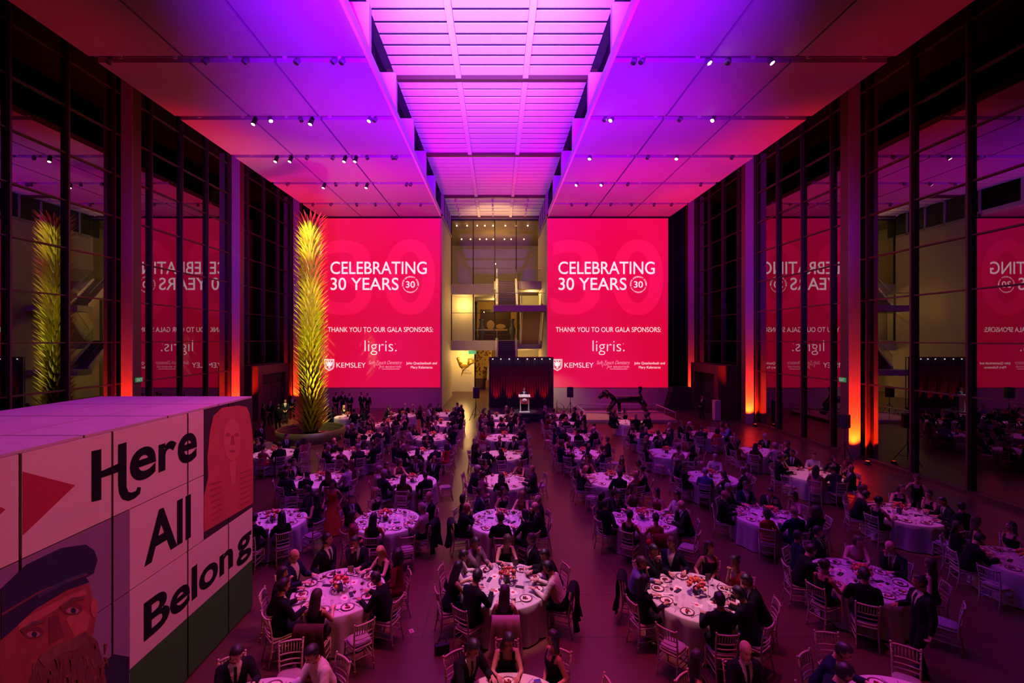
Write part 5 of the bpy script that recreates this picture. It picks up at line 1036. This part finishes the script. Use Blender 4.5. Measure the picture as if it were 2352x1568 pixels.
for tid, (x, y) in sorted(TABLES.items(), key=lambda q: q[1][1]):
    c, r = tid[0], int(tid[1]); nm = tname(c, r); near = y < 14.2; mid = y < 19; ctr = Vector((x, y, 0))
    table((x, y, 0), 'round table under a floor-length white cloth, the %s' % nm)
    sp = SPEC.get(tid) or fill(tid, y); a0 = random.uniform(-.05, .05)
    for i, s in sp.items():
        a = 2 * math.pi * i / 10 + a0 + random.uniform(-.05, .05); u = Vector((math.sin(a), math.cos(a), 0)); emp = s == 'x'
        rr = 1.17 + (random.uniform(.08, .28) if emp else random.uniform(-.02, .05)); p = ctr + u * rr; rz = math.pi - a + random.uniform(-.12, .12) * (2.5 if emp else 1)
        seat = "%s o'clock of %s" % (CLK[i], nm)
        if tid == 'C7' and i in (0, 1, 9) and emp: continue
        if NCH < 300 and (emp or mid or i not in (0, 9) or random.random() < .3):
            NCH += 1; chair(p, rz, ('empty pale slat-back chair, ' if emp else 'pale slat-back chair under a guest, ') + seat, not mid, GC)
        if not emp:
            key, top, hair, sk = s[:4]; tie = s[4] if len(s) > 4 else 'black'; v = Vector((-math.sin(rz), math.cos(rz), 0))
            person(key, p - v * .03 + Vector((0, 0, .0)), rz, look(key, top, hair) + ', ' + seat, top, hair, sk, tie, mid, random.uniform(1.0, 1.07), GS)
    # tableware
    h = .763; k = CHT; CHT += 1
    centrepiece((x + random.uniform(-.1, .1), y + random.uniform(-.05, .1), h), 'coral flower centrepiece in a dark vase on %s' % nm, k)
    if y < 24: put('table_number_stand', 'sign', [('stand', STAND), ('card', SCARD)], (x + random.uniform(.2, .3), y + random.uniform(-.1, .2), h), random.uniform(-.5, .5), 'thin stand with a number card on %s' % nm, 'table number stands')
    for i in range(10):
        if not near and (i % 2 if mid else i % 2 or i == 0 and y > 24): continue
        if tid in ('B0', 'D0') and 2 < i < 9: continue
        a = 2 * math.pi * i / 10 + a0; u = Vector((math.sin(a), math.cos(a), 0)); sv = Vector((u.y, -u.x, 0)); at_ = "at %s o'clock of %s" % (CLK[i], nm)
        def q(d, e): p = ctr + u * (d + random.uniform(-.02, .02)) + sv * (e + random.uniform(-.02, .02)); return (p.x, p.y, h)
        put('dessert_plate', 'plate', [('plate', PLATE), ('rim', RIMM), ('dessert', FOOD[random.randrange(4)])], q(.70, .0), random.uniform(0, 6), 'white plate with half-eaten dessert ' + at_, 'dessert plates')
        if near or (mid and i % 4 == 0) or i == 6:
            wp = q(.48, .12); put('wine_glass', 'glass', [('bowl', GLS)] + ([('wine', WIN)] if random.random() < .5 else []), wp, 0, 'stemmed wine glass ' + at_, 'wine glasses')
        if near:
            put('water_tumbler', 'glass', [('tumbler', TUM), ('water', WAT)], q(.52, -.06), 0, 'clear water tumbler ' + at_, 'water tumblers')
            if i % 2 == 0: put('coffee_cup', 'cup', [('cup_and_saucer', CUP)], q(.62, .22), random.uniform(0, 6), 'white coffee cup on its saucer ' + at_, 'coffee cups')
            else: put('bread_plate', 'plate', [('plate', SMALL)], q(.60, -.22), 0, 'small white bread plate ' + at_, 'bread plates')
            rz = math.pi - a
            put('table_knife', 'knife', [('knife', KNIFE)], q(.74, -.17), rz + random.uniform(-.5, .5), 'silver knife ' + at_, 'table knives'); put('table_fork', 'fork', [('fork', FORK)], q(.74, .17), rz + random.uniform(-.5, .5), 'silver fork ' + at_, 'table forks')
            if i in (1, 4, 6, 9): put('programme_card', 'card', [('card', CARD), ('printed_spot', CSPOT)], q(.36, random.uniform(-.1, .1)), random.uniform(0, 6), 'white printed card with a red spot ' + at_, 'programme cards')
            if i in (2, 7): put('napkin', 'napkin', [('napkin', NAP)], q(.60, .05 - .3), random.uniform(0, 6), 'crumpled white napkin ' + at_, 'napkins')
            if i in (3, 8): put('black_case', 'case', [('case', BLK)], q(.34, .05), random.uniform(0, 6), 'slim black box ' + at_, 'slim black boxes')
# a few single things on and by the tables
x, y = TABLES['B1']; put('dark_bottle', 'bottle', [('bottle', BOT), ('label_band', BOTL)], (x - .14, y + .16, .763), 0, 'dark bottle beside the flowers on first-row left-aisle table', None)
yel = mat('yellow note', (.75, .65, .06), .7); put('paper_note', 'paper', [('note', MB().box(-.05, .05, -.05, .05, 0, .002).mesh('note', yel))], (x + -.36, y - .80, .7635), .3, 'yellow paper note at the near rim of first-row left-aisle table', None)
x, y = TABLES['C0']; put('blue_folder', 'folder', [('folder', MB().box(-.05, .05, -.1, .1, 0, .015).mesh('folder', mat('blue folder', (.02, .04, .30), .6)))], (x + .42, y + .66, .764), .2, 'small blue folder on front-edge podium-aisle table', None)
x, y = TABLES['D1']; t = put('number_card', 'card', [('card', MB().box(-.15, .15, -.09, .09, 0, .003).mesh('card', card))], (x - .62, y - .02, .765), math.pi - .12, 'large white card printed 405 lying on first-row right-aisle table', None)
text_fit('405', t, mat('dark lettering', (0, 0, 0)), (0, 0, .0035), (1, 0, 0), (0, 1, 0), -.12, .02, -.045, .045); MB().lathe([(.025, .0031), (.02, .0036)], n=14, c=(.09, 0, 0)).build('red_spot', cardr, t)
put('fallen_card', 'card', [('card', CARD), ('printed_spot', CSPOT)], at(945, 1449, 1).xy.to_3d() * 0 + Vector(((945 - CX) * (H / (1449 - CY)), F * H / (1449 - CY), .004)), .5, 'small white card lying on the bare floor between two front tables', None).scale = (.6, .6, 1)
def cloth_over(lab, name, loc, rz, m, w, zl, zf, cat, seed):
    """a cloth hung over the back of a chair"""
    r = random.Random(seed); n = 26; path = [(.01 - .17, zf)] + [(-.165 + .0*j, zf + (.90 - zf)*j/4) for j in range(1, 4)] + [(-.20, .925), (-.275, .955), (-.335, .93)] + [(-.345 - .015*math.sin(j), .93 - (.93 - zl)*j/8) for j in range(1, 9)]
    vs = []; fs = []
    for i, (yy, z) in enumerate(path):
        drop = max(0, i - 6) / 8
        for j in range(n):
            u = j / (n - 1) - .5; vs.append((u * w * (1 + .28 * drop), yy - drop * (.03 + .045 * math.sin(u * 21 + seed) + .02*math.sin(u*43)), z - drop * .08 * math.cos(u * 5 + seed)))
    for i in range(len(path) - 1):
        for j in range(n - 1): fs.append((i*n+j, i*n+j+1, (i+1)*n+j+1, (i+1)*n+j))
    o = MB().add(vs, fs, 0, True).build(name, m); s = o.modifiers.new('thick', 'SOLIDIFY'); s.thickness = .008; o.location = loc; o.rotation_euler = (0, 0, rz); tag(o, lab, cat)
def seatpos(tid, i, rr=1.17): x, y = TABLES[tid]; a = 2*math.pi*i/10; return (x + rr*math.sin(a), y + rr*math.cos(a), 0), math.pi - a
for tid, i, lab, nm, mt, w_, zl, cat in (('C1', 5, "cream shawl over the chair of the long-haired woman, six o'clock seat, first-row podium-aisle table", 'shawl', linen, .50, .22, 'shawl'), ('B1', 5, "brown coat over the chair of the long-haired woman, first-row left-aisle table", 'coat', CLO['brown'], .52, .25, 'coat'),
      ('C1', 3, "black jacket over the chair of the white-shirted man, first-row podium-aisle table", 'jacket', CLO['black'], .46, .25, 'jacket'), ('D1', 8, "black jacket over the chair of the blue-shirted man, first-row right-aisle table", 'jacket', CLO['black'], .48, .2, 'jacket'), ('B2', 3, "black jacket over the chair of the grey-haired man, second-row left-aisle table", 'jacket', CLO['black'], .48, .2, 'jacket'),
      ('D2', 5, "burgundy wrap over the chair of the woman in red, second-row right-aisle table", 'wrap', CLO['burgundy'], .42, .4, 'wrap'), ('C2', 7, "dark coat over the chair of the balding man, eight o'clock seat, second-row podium-aisle table", 'coat', CLO['charcoal'], .46, .25, 'coat')):
    p, rz = seatpos(tid, i); cloth_over(lab, nm, p, rz, mt, w_, zl, .62, cat, i)
t = thing('handbag', 'black handbag on the floor beside first-row podium-aisle table', 'handbag', (-1.05, 8.55, 0), .3); MB().box(-.14, .14, -.06, .06, 0, .18).build('bag_body', black, t, bevel=.02); MB().tube([(-.09, 0, .17), (-.06, 0, .28), (.06, 0, .28), (.09, 0, .17)], .008, 6).build('handle', black, t)
# people standing
def stand(key, x, y, face, lab, top='black', hair='black', skin=1, tie='black', z=0.0, s=1.0):
    """face: the point of the floor the person looks at"""
    rz = math.atan2(-(face[0] - x), face[1] - y); return person(key, (x, y, z), rz, lab, top, hair, skin, tie, True, s)
stand('speaker', 1.98, 33.47, (1.98, 0), 'man in dark suit standing behind the white lectern', 'navy', 'brown', 0, 'burgundy', .62)
stand('stand_gown', -5.07, 13.9, (-4.0, 0), 'woman in orange gown standing between the second-row tables by the kiosk', 'orange', 'black', 1)
stand('stand_lean', 13.75, 14.75, (12.2, 13.3), 'woman in black dress leaning over the second-row window-side table', 'black', 'brown', 0)
stand('stand_waiter', 7.55, 8.0, (3.0, 9.5), 'standing guest in black holding up a hand at the first-row right-outer table', 'black', 'black', 1)
stand('stand_suit', 15.3, 33.6, (8, 30), 'attendant in black standing between the white pedestal and the dark doorway', 'black', 'black', 1)
for px, Y, lab, k, fy in ((772, 35.5, 'leftmost of five dark standing figures before the wall right of the yellow column', 'stand_suit', 0), (787, 36.2, 'second from left of five dark figures before the wall right of the yellow column', 'stand_waiter', 20), (803, 35.0, 'middle one of five dark standing figures before the wall right of the yellow column', 'stand_suit', 10),
      (830, 35.6, 'fourth from left of five dark figures before the wall right of the yellow column', 'stand_suit', 30), (844, 35.0, 'rightmost of five dark standing figures before the wall right of the yellow column', 'stand_waiter', 5)):
    stand(k, (px - CX) * Y / F, Y, (-3, fy), lab, 'black', 'black', 1)
for px, Y, lab, k, fc in ((597, 22.6, 'server in black standing just beyond the fourth-row basin-side table', 'stand_waiter', (-8, 20)), (604, 29.5, 'first from the kiosk of the dark group standing behind the yellow column', 'stand_suit', (-8, 33)), (622, 31.0, 'second from the kiosk of the dark group standing behind the yellow column', 'stand_suit', (-16, 20)), (640, 29.0, 'third from the kiosk of the dark group standing behind the yellow column', 'stand_waiter', (-18, 32)), (655, 31.5, 'fourth from the kiosk of the dark group standing behind the yellow column', 'stand_suit', (0, 0)), (672, 33.5, 'last from the kiosk of the dark group standing behind the yellow column', 'stand_suit', (-10, 0))):
    stand(k, (px - CX) * Y / F, Y, fc, lab, 'black', 'black', 1)
for o in list(bpy.data.meshes):
    if o.users == 0: bpy.data.meshes.remove(o)
